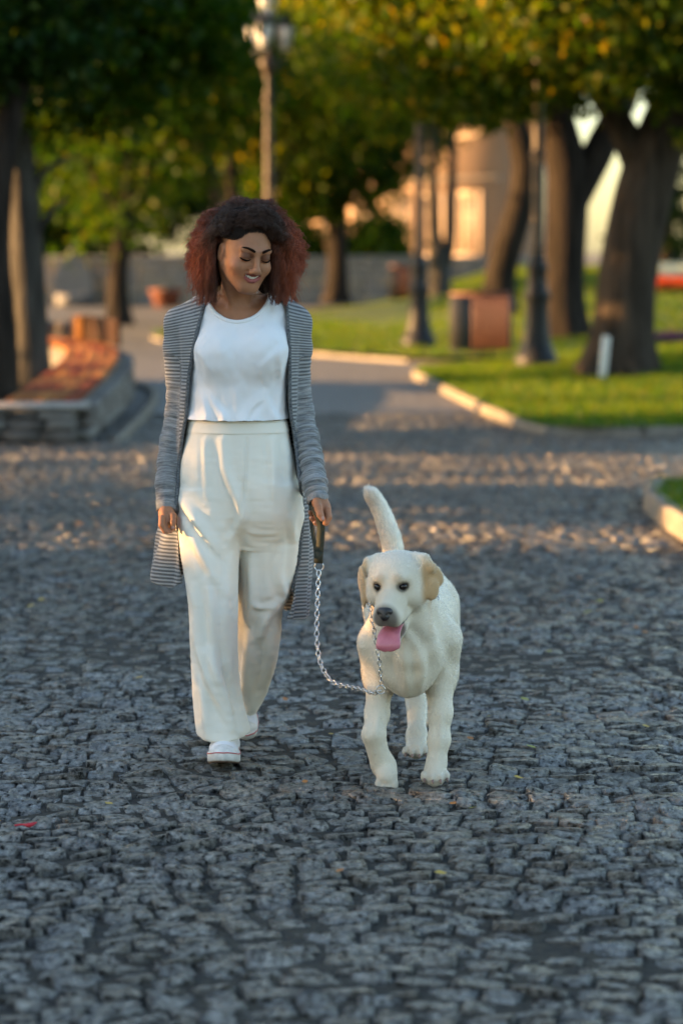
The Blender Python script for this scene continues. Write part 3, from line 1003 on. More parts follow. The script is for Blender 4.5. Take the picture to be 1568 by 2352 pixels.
def make_bin(label, w=0.84, d=0.5, h=0.86):
    t = empty('litter_bin', label=label, cat='litter bin')
    MB().box((-w / 2 + 0.03, -d / 2 + 0.03, 0.05), (w / 2 - 0.03, d / 2 - 0.03, h - 0.05), bev=0.01).build('liner', M_BINIRON, t, False)
    MB().box((-w / 2, -d / 2, 0.0), (w / 2, d / 2, 0.06), bev=0.008).build('base', M_BINIRON, t, False)
    m = MB()
    for lo, hi in (((-w / 2, -d / 2, h - 0.05), (w / 2, -d / 2 + 0.09, h)), ((-w / 2, d / 2 - 0.09, h - 0.05), (w / 2, d / 2, h)),
                   ((-w / 2, -d / 2 + 0.092, h - 0.05), (-w / 2 + 0.09, d / 2 - 0.092, h)), ((w / 2 - 0.09, -d / 2 + 0.092, h - 0.05), (w / 2, d / 2 - 0.092, h))):
        m.box(lo, hi)
    m.build('rim', M_BINWOOD, t, False)
    n = 7
    for k in range(n):
        x0 = -w * 0.13 + (w * 0.63) * k / n
        MB().box((x0 + 0.004, -d / 2 - 0.012, 0.07), (x0 + w * 0.63 / n - 0.004, -d / 2 + 0.014, h - 0.06), bev=0.004).build('slat', M_BINWOOD, t, False)
    for k in range(4):
        y0 = -d / 2 + d * k / 4
        MB().box((w / 2 - 0.014, y0 + 0.005, 0.07), (w / 2 + 0.012, y0 + d / 4 - 0.005, h - 0.06), bev=0.004).build('slat', M_BINWOOD, t, False)
    MB().box((-w / 2 - 0.008, -d / 2 - 0.010, 0.07), (-w * 0.14, -d / 2 + 0.012, h - 0.06), bev=0.004).build('front_panel', M_BINIRON, t, False)
    return t


b1 = make_bin('litter bin, half black and half red brown, on the lawn edge')
b1.location = (1.97, 34.3, float(zg(1.97, 34.3)) - 0.02); b1.rotation_euler.z = -0.12
b2 = make_bin('small dark litter bin in front of the far stone wall', 0.5, 0.45, 0.9)
b2.location = (1.45, 60.5, float(zg(1.45, 60.5)) - 0.03)

# ------------------------------------------------------------------ far stone wall
M_WALL = [pmat('pale_grey_wall_stone', (0.22, 0.21, 0.20), (0.30, 0.28, 0.26), 4, 0.9, 0.4, 20, 'Position'),
          pmat('buff_wall_stone', (0.27, 0.235, 0.19), (0.36, 0.31, 0.25), 4, 0.9, 0.4, 20, 'Position')]
WBLOCK = [[rough_block(s + 40, 0.09).data('stone', mt, False) for s in range(5)] for mt in M_WALL]
fw = empty('stone_wall', (-3, 67.3, 0), label='long low pale stone wall at the far end of the square', cat='wall')
MB().box((-11, 0, -0.1), (8.5, 0.5, 1.28)).build('wall_core', M_MORTAR, fw, False)
for row, zr in enumerate(np.arange(0, 1.25, 0.26)):
    x = -11.0 - random.uniform(0, 0.3)
    while x < 8.5:
        w = random.uniform(0.35, 0.8)
        if len([c for c in fw.children]) < 290:
            put_stone(fw, (x + w / 2, 0, zr + 0.13), 0, (w - 0.03, 0.16, 0.235), sets=WBLOCK)
        x += w
MB().box((-11.1, -0.12, 1.282), (8.6, 0.6, 1.36), bev=0.015).build('coping', M_WALL[0], fw, False)

# the pale arched fountain niche built against the wall
nic = empty('wall_fountain', (-7.35, 66.7, 0), label='pale arched stone fountain niche standing against the far wall', cat='fountain')
n = 24
A = [(-0.55, 0.0), (-0.55, 0.75)] + [(-0.55 * math.cos(a) * (1 - 0.25 * math.sin(a)), 0.75 + 0.62 * math.sin(a)) for a in np.linspace(0.1, math.pi - 0.1, 12)] + [(0.55, 0.75), (0.55, 0.0)]
Vf = np.array([(x, -0.15, z) for x, z in A] + [(x, 0.4, z) for x, z in A]); m_ = len(A)
bm = bmesh.new(); vs = [bm.verts.new(v) for v in Vf]
bm.faces.new(vs[:m_][::-1]); bm.faces.new(vs[m_:])
for k in range(m_): bm.faces.new((vs[k], vs[(k + 1) % m_], vs[m_ + (k + 1) % m_], vs[m_ + k]))
bmesh.ops.recalc_face_normals(bm, faces=bm.faces[:])
me = bpy.data.meshes.new('niche'); bm.to_mesh(me); bm.free()
M_PALE = pmat('pale_limestone', (0.19, 0.185, 0.18), (0.15, 0.145, 0.14), 5, 0.8, 0.3, 30)
me.materials.append(M_PALE); link('niche', me, nic)
MB().lathe([(0.0, 1.35), (0.13, 1.35), (0.10, 1.5), (0.05, 1.58), (0.09, 1.66), (0.0, 1.74)], 14).build('finial', M_PALE, nic)
m = MB(); m.lathe([(0.0, 0.02), (0.42, 0.02), (0.46, 0.32), (0.40, 0.34), (0.36, 0.2), (0.0, 0.18)], 20, Matrix.Translation((0, -0.5, 0))); m.build('basin', M_PALE, nic)
# clay flower pot by the wall
pot = empty('flower_pot', (-4.7, 65.2, 0), label='low red brown flower pot at the foot of the far wall', cat='flower pot')
M_CLAY = pmat('red_brown_clay', (0.20, 0.065, 0.035), (0.14, 0.045, 0.025), 8, 0.8)
MB().lathe([(0.0, 0.0), (0.30, 0.0), (0.42, 0.40), (0.46, 0.42), (0.46, 0.48), (0.40, 0.48), (0.38, 0.42), (0.0, 0.4)], 20).build('bowl', M_CLAY, pot)
MB().lathe([(0.0, 0.40), (0.36, 0.42), (0.25, 0.5), (0.0, 0.53)], 14).build('soil', M_EARTH, pot)

# ------------------------------------------------------------------ sunlit apartment house
M_PEACH = pmat('peach_render', (0.42, 0.28, 0.19), (0.36, 0.24, 0.16), 0.7, 0.85, 0.2, 6)
M_TRIM = pmat('cream_trim', (0.38, 0.29, 0.22), (0.33, 0.255, 0.19), 2, 0.8)
M_GLASSW = pmat('curtained_window_glass', (0.20, 0.15, 0.12), None, rough=0.25)
M_ROOF = pmat('brown_tin_roof', (0.12, 0.07, 0.05), (0.16, 0.09, 0.06), 3, 0.6)
bld = empty('apartment_house', (1.5, 90, 0.2), math.radians(-48), 'peach apartment house in full sun beyond the trees', 'building')
W, H = 12.0, 13.0
MB().box((-W / 2, 0, 0), (W / 2, 2.4, H)).build('wall', M_PEACH, bld, False)
MB().box((-W / 2 - 0.3, -0.3, H + 0.003), (W / 2 + 0.3, 2.7, H + 0.45)).build('roof', M_ROOF, bld, False)
for zz in (3.7, 8.0):
    MB().box((-W / 2 - 0.05, -0.12, zz), (W / 2 + 0.05, -0.003, zz + 0.22)).build('cornice', M_TRIM, bld, False)
win_me = frame_me = None
for fl in range(3):
    for k in range(6):
        x = -W / 2 + 1.4 + 1.84 * k; z = 1.2 + 4.2 * fl
        f = MB()
        for lo, hi in (((-0.62, -0.09, 0), (-0.47, -0.003, 2.2)), ((0.47, -0.09, 0), (0.62, -0.003, 2.2)), ((-0.47, -0.09, 2.05), (0.47, -0.003, 2.2)), ((-0.72, -0.16, -0.12), (0.72, -0.004, -0.002)),
                       ((-0.03, -0.05, 0), (0.03, -0.003, 2.05)), ((-0.47, -0.05, 1.35), (-0.032, -0.003, 1.41)), ((0.032, -0.05, 1.35), (0.47, -0.003, 1.41))):
            f.box(lo, hi)
        if frame_me is None:
            frame_me = f.data('window', M_TRIM, False)
            win_me = MB().box((-0.468, -0.025, 0.001), (0.468, -0.002, 2.048)).data('pane', M_GLASSW, False)
        w_ = link('window', frame_me, bld, (x, 0, z))
        link('pane', win_me, w_)

# ------------------------------------------------------------------ small things on the lawns
stk = empty('white_marker_board', (2.86, 26.55, float(zg(2.86, 26.55))), label='short white board leaning on the thickest trunk', cat='board')
stk.rotation_euler = (-0.18, 0.13, 0.1)
MB().box((-0.045, -0.012, -0.05), (0.045, 0.012, 0.46), bev=0.006).build('board', pmat('chalky_white_paint', (0.72, 0.68, 0.60), (0.62, 0.58, 0.5), 9, 0.7), stk, False)


# ------------------------------------------------------------------ trees
def bark(name, c1, c2):
    return pmat(name, c1, c2, 5, 0.9, 0.9, 14, 'Object', stretch=(2.2, 2.2, 0.30), bdist=0.09, spec=0.12)


M_BARK = bark('grey_brown_bark', (0.026, 0.020, 0.015), (0.072, 0.054, 0.040))
M_BARKD = bark('dark_bark', (0.014, 0.011, 0.009), (0.036, 0.028, 0.022))
M_BARKG = bark('grey_bark', (0.032, 0.030, 0.027), (0.075, 0.07, 0.062))
M_LEAF_G = leaf_mat('green_leaves', [(0.0, (0.012, 0.044, 0.002)), (0.6, (0.034, 0.082, 0.003)), (0.9, (0.08, 0.115, 0.004)), (1.0, (0.125, 0.12, 0.006))], 0.55)
M_LEAF_Y = leaf_mat('yellowing_leaves', [(0.0, (0.024, 0.064, 0.002)), (0.5, (0.065, 0.108, 0.004)), (0.9, (0.14, 0.145, 0.006)), (1.0, (0.24, 0.165, 0.008))], 0.58)
M_LEAF_D = leaf_mat('dark_leaves', [(0.0, (0.005, 0.021, 0.003)), (0.75, (0.014, 0.042, 0.004)), (1.0, (0.05, 0.070, 0.006))], 0.4)


def trunk_mesh(P, R, n=18, seed=0, flare=True, rough=0.06):
    P = spline(P, max(8, 5 * len(P))); m = len(P)
    R = np.interp(np.linspace(0, 1, m), np.linspace(0, 1, len(R)), R)
    V, F = tube(P, R, n, caps=False)
    V = V.reshape(m, n, 3)
    C = P[:, None, :]
    D = V - C
    a = np.arange(n) / n * 2 * math.pi
    wob = 1 + rough * vnoise(np.stack(np.broadcast_arrays(np.cos(a)[None] * 2.2, np.sin(a)[None] * 2.2, P[:, 2:3] * 0.7), -1), 1.0, seed + 1)
    if flare:
        h = np.clip((P[:, 2] - P[0, 2]) / (R[0] * 2.2), 0, 1)[:, None]
        wob = wob * (1 + (0.30 + 0.22 * np.cos(5 * a + seed)[None]) * (1 - h) ** 2.2)
    V = C + D * wob[..., None]
    return V.reshape(-1, 3), F


def leaves(blobs, n, size, seed=0, clump=0.30, droop=0.35, per=26):
    """leaf faces scattered in clumps through the crown's lobes"""
    r = np.random.default_rng(seed)
    vol = np.array([b[3] * b[4] * b[5] for b in blobs]) ** 0.75
    k = r.choice(len(blobs), size=max(1, n // per), p=vol / vol.sum())
    B = np.array(blobs, float)[k]
    d = r.normal(0, 1, (len(k), 3)); d /= np.linalg.norm(d, axis=1)[:, None]
    rad = r.uniform(0.25, 1.0, len(k)) ** 0.55
    c = B[:, :3] + d * rad[:, None] * B[:, 3:6]
    c = np.repeat(c, per, axis=0)
    sc = np.repeat(np.minimum(B[:, 3:6].min(1), 1.6), per)
    p = c + r.normal(0, 1, c.shape) * clump * sc[:, None] * np.array((1, 1, 0.6))
    m = len(p)
    ax = r.normal(0, 1, (m, 3)); ax[:, 2] -= droop; ax /= np.linalg.norm(ax, axis=1)[:, None]
    t = r.normal(0, 1, (m, 3)); sd = np.cross(ax, t); sd /= np.linalg.norm(sd, axis=1)[:, None] + 1e-9
    L = size * r.uniform(0.6, 1.35, m)[:, None]; w = 0.30 * L
    V = np.stack([p, p + ax * L * 0.5 + sd * w, p + ax * L, p + ax * L * 0.5 - sd * w], 1).reshape(-1, 3)
    return V, np.arange(4 * m).reshape(-1, 4)


def tree(name, label, base, path, radii, limbs, blobs, n, size, lmat, bmat=M_BARK, group=None, seed=0, clump=0.30, per=26, rings=18):
    """path, limbs and lobes are relative to the base"""
    t = empty(name, base, label=label, cat='tree', group=group)
    V, F = trunk_mesh(path, radii, rings, seed)
    obj('trunk', V, F, bmat, t)
    for P, R in limbs:
        V, F = trunk_mesh(P, R, 10, seed + 3, False)
        obj('limb', V, F, bmat, t)
    if blobs:
        V, F = leaves(blobs, n, size, seed, clump, per=per)
        obj('crown', V, F, lmat, t, smooth=False)
    return t


def lobes(c, R, k, seed, r=(0.35, 0.6)):
    """k lobes making up an uneven crown about c with half sizes R"""
    g = np.random.default_rng(seed)
    out = []
    for i in range(k):
        d = g.normal(0, 1, 3); d /= np.linalg.norm(d)
        f = g.uniform(0.35, 0.8)
        s = g.uniform(*r)
        out.append((c[0] + d[0] * R[0] * f, c[1] + d[1] * R[1] * f, c[2] + d[2] * R[2] * f, R[0] * s, R[1] * s, R[2] * s))
    return out


def base_at(x, y): return (x, y, float(zg(x, y)) - 0.03)


TG = 'trees around the square'
# --- right side, nearest first
B = base_at(3.08, 27.0)
tree('broad_tree', 'thickest trunk on the lawn leaning outward, with the white board at its foot', B,
     [(0, 0, 0), (0.05, 0, 0.5), (0.12, 0.05, 1.2), (0.30, 0.1, 2.1), (0.62, 0.2, 3.0), (1.1, 0.3, 4.2)], [0.37, 0.335, 0.325, 0.33, 0.29, 0.2],
     [([(0.28, 0.1, 2.2), (0.0, 0.2, 2.8), (-0.5, 0.4, 3.6), (-1.2, 0.5, 4.5)], [0.2, 0.16, 0.12, 0.07]),
      ([(0.5, 0.2, 2.5), (1.2, 0.5, 3.1), (2.2, 0.9, 3.9)], [0.2, 0.15, 0.07])],
     [(-0.9, -0.3, 4.2, 1.5, 1.6, 1.1), (0.6, -0.6, 4.3, 1.6, 1.6, 1.0), (2.2, 0, 4.0, 1.8, 1.8, 1.2), (-2.0, 0.6, 4.8, 1.3, 1.4, 1.0), (0.6, 0.6, 5.8, 2.6, 2.2, 1.3),
      (-0.2, -1.2, 3.4, 0.8, 0.7, 0.35), (1.4, -0.9, 3.15, 0.7, 0.6, 0.4), (2.8, -0.8, 5.2, 1.4, 1.2, 1.0), (-0.6, -1.0, 5.4, 1.2, 1.0, 0.8), (0.75, -0.5, 2.75, 0.35, 0.3, 0.35), (-2.3, 1.4, 4.0, 1.0, 1.0, 0.9), (-0.8, -0.4, 3.25, 0.8, 0.7, 0.42), (-1.7, 0.4, 3.25, 0.9, 0.8, 0.5), (0.1, -0.6, 3.3, 0.7, 0.6, 0.4), (-2.5, 0.6, 3.5, 0.8, 0.8, 0.5), (-1.5, 1.0, 3.9, 0.9, 0.9, 0.7), (-2.6, 2.0, 5.0, 1.3, 1.2, 1.0)],
     52000, 0.115, M_LEAF_Y, M_BARK, TG, 1, 0.2, rings=28)
B = base_at(3.42, 37.6)
tree('forked_tree', 'dark forked trunk just behind the street lamp on the lawn', B,
     [(0, 0, 0), (0.02, 0, 1.0), (0.06, 0, 2.2), (0.0, 0.0, 2.9), (-0.25, 0.1, 4.2)], [0.36, 0.31, 0.32, 0.3, 0.16],
     [([(0.12, 0, 2.1), (0.55, 0.1, 2.9), (1.0, 0.2, 3.9), (1.25, 0.3, 5.0)], [0.26, 0.26, 0.22, 0.12]),
      ([(-0.05, 0, 2.6), (-0.45, 0.1, 3.4), (-0.9, 0.2, 4.6)], [0.17, 0.13, 0.07])],
     [(-1.6, -0.6, 4.4, 1.7, 1.6, 1.0), (0.2, -0.9, 5.0, 1.9, 1.6, 1.1), (1.8, 0, 5.3, 1.5, 1.5, 1.2), (-2.8, 0.2, 5.4, 1.4, 1.4, 1.2), (0, 0.4, 6.6, 2.6, 2.2, 1.2), (-1.2, -1.2, 3.7, 0.7, 0.6, 0.5), (-2.6, -1.6, 4.1, 1.2, 1.0, 0.7), (-1.0, -1.6, 4.2, 1.1, 1.0, 0.7)],
     36000, 0.13, M_LEAF_Y, M_BARKD, TG, 2, 0.22)
B = base_at(2.86, 44.5)
tree('leaning_tree', 'leaning dark trunk behind the litter bin', B,
     [(0, 0, 0), (0.08, 0, 0.9), (0.36, 0, 1.9), (0.5, 0.05, 2.6), (0.35, 0.1, 3.4), (0.1, 0.2, 4.4)], [0.33, 0.28, 0.26, 0.27, 0.22, 0.15],
     [([(0.45, 0, 2.5), (0.9, 0.2, 3.3), (1.3, 0.3, 4.4)], [0.2, 0.15, 0.08])],
     [(-1.2, -0.6, 4.9, 1.7, 1.7, 1.0), (0.8, 0, 5.3, 1.8, 1.8, 1.1), (-2.6, 0.3, 5.6, 1.5, 1.5, 1.1), (-0.4, 0.5, 6.8, 2.6, 2.2, 1.2), (-0.9, -1.0, 3.95, 0.7, 0.6, 0.45)],
     26000, 0.14, M_LEAF_G, M_BARKD, TG, 3, 0.22)
B = base_at(2.25, 56.0)
tree('slender_forked_tree', 'slender grey twin trunk standing before the sunlit house', B,
     [(0, 0, 0), (0, 0, 0.6), (-0.1, 0, 1.4), (-0.16, 0, 2.4), (-0.2, 0, 4.6)], [0.27, 0.24, 0.16, 0.13, 0.08],
     [([(0.02, 0, 0.5), (0.24, 0, 1.3), (0.28, 0, 2.6), (0.3, 0.1, 4.4)], [0.18, 0.14, 0.12, 0.07])],
     [(-1.2, 0, 5.2, 1.6, 1.6, 1.1), (0.8, 0, 5.4, 1.4, 1.5, 1.1), (-0.2, 0, 6.6, 2, 2, 1.2), (0.9, -0.6, 4.15, 0.6, 0.5, 0.4), (-0.9, -0.6, 4.0, 0.7, 0.6, 0.5)],
     14000, 0.16, M_LEAF_G, M_BARKG, TG, 4, 0.22)
B = base_at(-0.12, 65.0)
tree('wall_tree', 'dark trunk standing before the far wall right of the woman', B,
     [(0, 0, 0), (0.02, 0, 1.0), (0, 0, 2.0), (0.1, 0, 3.4), (0.1, 0, 5)], [0.34, 0.28, 0.27, 0.22, 0.14],
     [([(0.0, 0, 1.9), (-0.6, 0.1, 2.8), (-1.2, 0.2, 4)], [0.15, 0.11, 0.06])],
     [(-0.9, -0.5, 3.6, 1.5, 1.3, 1.1), (0.8, -0.5, 3.7, 1.2, 1.3, 0.9), (0.2, 0, 5.2, 2.2, 2, 1.3), (-1.8, 0, 5.0, 1.6, 1.6, 1.4), (1.7, 0, 5.4, 1.3, 1.5, 1.0), (0, 0, 7.2, 2.8, 2.4, 1.5), (-0.3, -0.9, 2.6, 0.8, 0.6, 0.5), (1.7, -0.4, 4.4, 1.3, 1.2, 1.2), (0.9, -0.8, 3.0, 0.9, 0.8, 0.7), (-1.8, -0.4, 3.2, 1.3, 1.1, 1.2), (2.4, 0, 5.6, 1.2, 1.2, 1.2)],
     36000, 0.19, M_LEAF_G, M_BARKD, TG, 5, 0.22)

# --- left side
B = (-3.02, 23.6, 0.0)
tree('planter_tree', 'two toned trunk rising inside the curve of the stone bench', B,
     [(0, 0, 0), (0.0, 0, 0.6), (-0.02, 0, 1.3), (-0.06, 0.02, 2.1), (-0.14, 0.1, 3.2)], [0.22, 0.17, 0.16, 0.15, 0.09],
     [([(-0.02, 0, 1.25), (0.1, -0.05, 1.75), (0.38, -0.1, 2.05)], [0.05, 0.04, 0.02]), ([(-0.04, 0, 1.9), (0.15, 0, 2.3), (0.42, 0, 2.45)], [0.05, 0.035, 0.02]),
      ([(-0.05, 0, 2.0), (-0.5, 0.2, 2.9), (-0.9, 0.3, 3.6)], [0.09, 0.07, 0.04])],
     [(0.5, 0.3, 3.2, 1.0, 1.0, 0.6), (-0.6, 0, 3.6, 1.1, 1.1, 0.8), (0.3, 0, 4.3, 1.5, 1.4, 0.8), (1.3, 0.4, 3.7, 0.8, 0.9, 0.6), (-0.5, 0, 2.7, 0.45, 0.5, 0.3)],
     16000, 0.12, M_LEAF_G, M_BARKG, TG, 6, 0.22)
B = (-2.95, 20.9, 0.0)
tree('edge_tree', 'nearly black trunk at the picture edge behind the bench', B,
     [(0, 0, 0), (0.02, 0, 0.8), (-0.02, 0, 1.6), (0.06, 0, 2.4), (0.3, 0.1, 3.3)], [0.17, 0.13, 0.125, 0.12, 0.08],
     [], [(0.2, 0.2, 3.4, 0.8, 0.9, 0.6), (-0.6, 0, 3.6, 0.9, 0.9, 0.8), (0.6, 0.5, 4.1, 1.0, 1.0, 0.6)],
     9000, 0.11, M_LEAF_D, M_BARKD, TG, 7, 0.22)
left = [(-6.9, 41, 2.1, 6.0, 3.4, 'g', 'lowest hanging dark tree behind the bench'), (-4.6, 50, 2.2, 7.0, 3.2, 'g', 'green tree between the bench and the far wall'),
        (-9.4, 54, 2.0, 6.4, 3.4, 'd', 'dark tree behind the far end of the bench, beside the wall fountain'), (-2.4, 60, 3.0, 8.0, 3.0, 'y', 'yellowing tree behind the sunlit street lamp'),
        (-6.4, 71, 2.3, 8.0, 3.6, 'g', 'dark tree behind the far wall and wall fountain'), (-1.5, 73, 2.6, 9.0, 3.4, 'g', 'tall green tree behind the far wall near the lamp')]
for i, (x, y, z, zt, r, mt, lb) in enumerate(left):
    mt = {'g': M_LEAF_G, 'd': M_LEAF_D, 'y': M_LEAF_Y}[mt]
    g_ = np.random.default_rng(50 + i)
    lean = g_.uniform(-0.5, 0.5)
    tree('park_tree', lb, (x, y, -0.03), [(0, 0, 0), (0.02, 0, 1.2), (lean * 0.5, 0, 2.6), (lean, 0, zt * 0.75)], [0.26, 0.2, 0.18, 0.09],
         [([(lean * 0.3, 0, 2.0), (0.7, 0, 3.2), (1.5, 0, 4.4)], [0.12, 0.09, 0.05]), ([(lean * 0.4, 0, 2.3), (-0.7, 0, 3.4), (-1.4, 0, 4.6)], [0.12, 0.09, 0.05])],
         lobes((0, 0, (z + zt) / 2 + 0.9), (r, r, (zt - z) / 2 + 0.9), 15, 60 + i), 22000, 0.18, mt, M_BARKD, TG, 70 + i, 0.25)
# the lit slanting trunk seen over the woman's head, left of the lamp
B = (-2.6, 54.0, 0.0)
tree('slanting_tree', 'slanting pale trunk seen beside the sunlit street lamp', B, [(0, 0, 0), (-0.05, 0, 1.2), (-0.15, 0, 2.6), (-0.45, 0, 4.2), (-0.6, 0, 5.6)], [0.2, 0.16, 0.14, 0.12, 0.06],
     [], lobes((-0.5, 0, 6.6), (2.2, 2.0, 1.5), 8, 90), 15000, 0.18, M_LEAF_Y, M_BARK, TG, 91, 0.25)
# deep right: dark conifer between the trunks and a hedge
B = base_at(8.3, 62.0)
con = [(0, 0, 0.9 + 0.62 * k, 1.5 - 0.2 * k, 1.5 - 0.2 * k, 0.5) for k in range(7)]
tree('conifer', 'dark conifer beyond the flower bed', B, [(0, 0, 0), (0, 0, 2), (0, 0, 5)], [0.2, 0.14, 0.03], [], con, 7000, 0.13, M_LEAF_D, M_BARKD, None, 12, 0.18)

# --- unseen trees added left of the street so their crowns shade the walkers
side = [(-16.6, 0.4, 5.2, 2.3, 2.8, 9000), (-16.2, 4.2, 5.2, 2.2, 2.8, 9000), (-16.4, 7.6, 5.2, 1.9, 2.6, 1300), (-16.2, 10.6, 5.2, 1.9, 2.6, 9000), (-15.9, 14.2, 5.0, 1.2, 2.8, 7000), (-16.2, 19.3, 5.2, 1.7, 2.8, 8000)]
SHIFT = 16.0 * math.tan(math.radians(180) - SUN_AZ) + 0.8     # the row stands where its shade falls on the walkers
for i, (x, y, zc, ry, rz, n_) in enumerate(side):
    y += SHIFT
    tree('added_shade_tree', 'low branching tree added out of view for shade, ' + ('first', 'second', 'third and thinnest', 'fourth', 'fifth', 'sixth')[i] + ' in the row left of the street', (x, y, -0.03), [(0, 0, 0), (0, 0, 1.0), (0.05, 0, 2.2), (0.1, 0, 4.5)], [0.22, 0.18, 0.16, 0.08], [],
         [(0, 0, zc, 1.6, ry * 0.8, rz * 0.8), (0, ry * 0.35, zc - rz * 0.5, 1.3, ry * 0.7, rz * 0.45), (0, -ry * 0.35, zc - rz * 0.5, 1.3, ry * 0.7, rz * 0.45), (0, 0, zc + rz * 0.4, 1.4, ry * 0.7, rz * 0.5)],
         n_, 0.30, M_LEAF_G, M_BARKD, 'trees added out of view to shade the street', 120 + i, 0.16)
for i, (x, y, z0, z1, ry, n_) in enumerate(((-9.2, 27.9, 1.9, 5.6, 2.7, 6500), (-9.6, 36.5, 2.0, 7.0, 1.1, 9000))):  # unseen trees added only to shade the thickest trunk and the lamp posts
    tree('added_shade_tree', ('tall unseen tree added left of the bench to shade the thickest trunk', 'unseen tree added left of the bench to shade the dark lamp post')[i], (x, y, -0.03), [(0, 0, 0), (0, 0, 1.0), (0.05, 0, 2.2), (0.05, 0, z1)], [0.2, 0.16, 0.14, 0.06], [],
         [(0, d_, (z0 + z1) / 2, 1.3, ry * 0.7, (z1 - z0) / 2) for d_ in (-ry * 0.4, ry * 0.4)], n_, 0.24, M_LEAF_G, M_BARKD, 'trees added out of view to shade the street', 140 + i, 0.12)
for i, (ya, yb, dn) in enumerate(((-1.0, 12.25, 4200), (13.0, 15.0, 550), (17.7, 20.7, 750), (12.2, 13.05, 400), (15.0, 17.7, 280), (20.7, 23.5, 500))):  # unseen hedge sections added, their gaps and density shaped for the sun stripes
    ya += SHIFT - 0.2; yb += SHIFT - 0.2
    V, F = leaves([(-14.4, y_, z_, 0.6, 0.5, 0.5) for y_ in np.arange(ya + 0.4, yb - 0.3, 0.7) for z_ in (0.45, 1.1, 1.75, 2.2)], int(dn * (yb - ya)), 0.16, 150 + i, 0.45)
    tag(obj('hedge', V, F, M_LEAF_G, smooth=False), ('longest tall unseen hedge added left of the street, level with the woman', 'short tall unseen hedge added between the two sunny gaps left of the street', 'tall unseen hedge added left of the street just before the bench', 'thin gap of unseen hedge added beyond the longest one', 'sparse see-through unseen hedge added for letting the widest sun stripe through', 'sparse unseen hedge added nearest the bench')[i], 'hedge', 'unseen hedges added to shade the street')

# --- the wood that closes the view
bl = []
g_ = np.random.default_rng(5)
for k in range(60):
    x = g_.uniform(-26, -1.5); y = g_.uniform(98, 112)
    bl.append((x, y, g_.uniform(2.0, 13.0), g_.uniform(2.2, 3.6), 2.4, g_.uniform(1.8, 2.8)))
for k in range(16):
    bl.append((g_.uniform(-26, -2.5), g_.uniform(97.5, 102), 1.8, g_.uniform(1.8, 2.6), 1.8, g_.uniform(1.5, 2.2)))
for k in range(30):
    bl.append((g_.uniform(-14, 12), g_.uniform(72, 86), g_.uniform(8.5, 14), g_.uniform(1.8, 3.0), 2.2, g_.uniform(1.3, 2.2)))
for k in range(14):
    bl.append((g_.uniform(14, 34), g_.uniform(100, 116), g_.uniform(0.6, 1.8), g_.uniform(2.2, 3.4), 2.2, g_.uniform(1.0, 1.5)))
V, F = leaves(bl, 110000, 0.40, 8, 0.28)
tag(obj('woodland', V, F, M_LEAF_D, smooth=False), 'dense dark wood closing the far end of the square', 'woodland', kind='stuff')

# shrubs just behind the far wall
for i, (x, r_s, lb) in enumerate(((-1.7, 1.2, 'round shrub behind the far wall, left of the dark wall trunk'), (0.75, 0.9, 'small shrub behind the far wall, right of the dark wall trunk'))):
    t = empty('shrub', (x, 69.5, 0.0), label=lb, cat='shrub', group='shrubs behind the far wall')
    V, F = leaves([(0, 0, 1.2, r_s, r_s, 1.3), (0.5, 0, 1.7, r_s * 0.7, r_s * 0.7, 0.9)], 5000, 0.2, 400 + i, 0.3)
    obj('foliage', V, F, M_LEAF_G, t, smooth=False)
    MB().tube([(0, 0, -0.05), (0.03, 0, 0.7), (0, 0, 1.4)], [0.06, 0.05, 0.03], 8).build('stem', M_BARKD, t)

# ------------------------------------------------------------------ flower beds
def flowers(name, label, x0, x1, y0, y1, n, size, hgt, mat, seed):
    r = np.random.default_rng(seed)
    x, y = r.uniform(x0, x1, n), r.uniform(y0, y1, n)
    z = zg(x, y) + hgt * r.uniform(0.5, 1.0, n)
    V = []
    for q in range(2):
        a = r.uniform(0, math.pi, n)
        dx, dy = np.cos(a) * size, np.sin(a) * size
        dz = size * (0.8 if q else 0.3)
        V.append(np.stack([np.c_[x - dx, y - dy, z], np.c_[x, y, z - dz], np.c_[x + dx, y + dy, z], np.c_[x, y, z + dz]], 1).reshape(-1, 3))
    V = np.concatenate(V)
    return tag(obj(name, V, np.arange(len(V)).reshape(-1, 4), mat, smooth=False), label, 'flowers', kind='stuff')


M_PW = leaf_mat('white_petals', [(0, (0.62, 0.66, 0.64)), (1, (0.75, 0.75, 0.72))], 0.3)
M_PR = leaf_mat('red_petals', [(0, (0.55, 0.06, 0.02)), (1, (0.70, 0.14, 0.05))], 0.3)
M_PV = leaf_mat('purple_petals', [(0, (0.10, 0.03, 0.12)), (1, (0.16, 0.06, 0.16))], 0.3)
flowers('white_flowers', 'white flowers massed along the back of the flower bed', 5.8, 10.5, 49.2, 51.5, 2600, 0.05, 0.42, M_PW, 1)
flowers('red_flowers', 'red flowers massed along the front of the flower bed', 5.6, 10.5, 47.4, 49.0, 2200, 0.05, 0.28, M_PR, 2)
flowers('purple_flowers', 'purple flowers in the low bed behind the thickest trunk', 4.1, 7.0, 35.0, 36.2, 900, 0.035, 0.16, M_PV, 3)


# ------------------------------------------------------------------ the woman
def proj(P):
    """where the photograph shows points P"""
    P = np.asarray(P, float)
    y, z = P[..., 1], P[..., 2] - CAM_H
    d = y * CP - z * SP
    return 784 + LENS_PX * P[..., 0] / d, 1176 - LENS_PX * (y * SP + z * CP) / d


def rows(S):
    """traced cross sections: v, left u, right u, distance, half depth"""
    out = []
    for v, ul, ur, Y, ry in S:
        a, b = pt(ul, v, Y), pt(ur, v, Y)
        out.append((a[2], (a[0] + b[0]) / 2, Y, (b[0] - a[0]) / 2, ry))
    return out


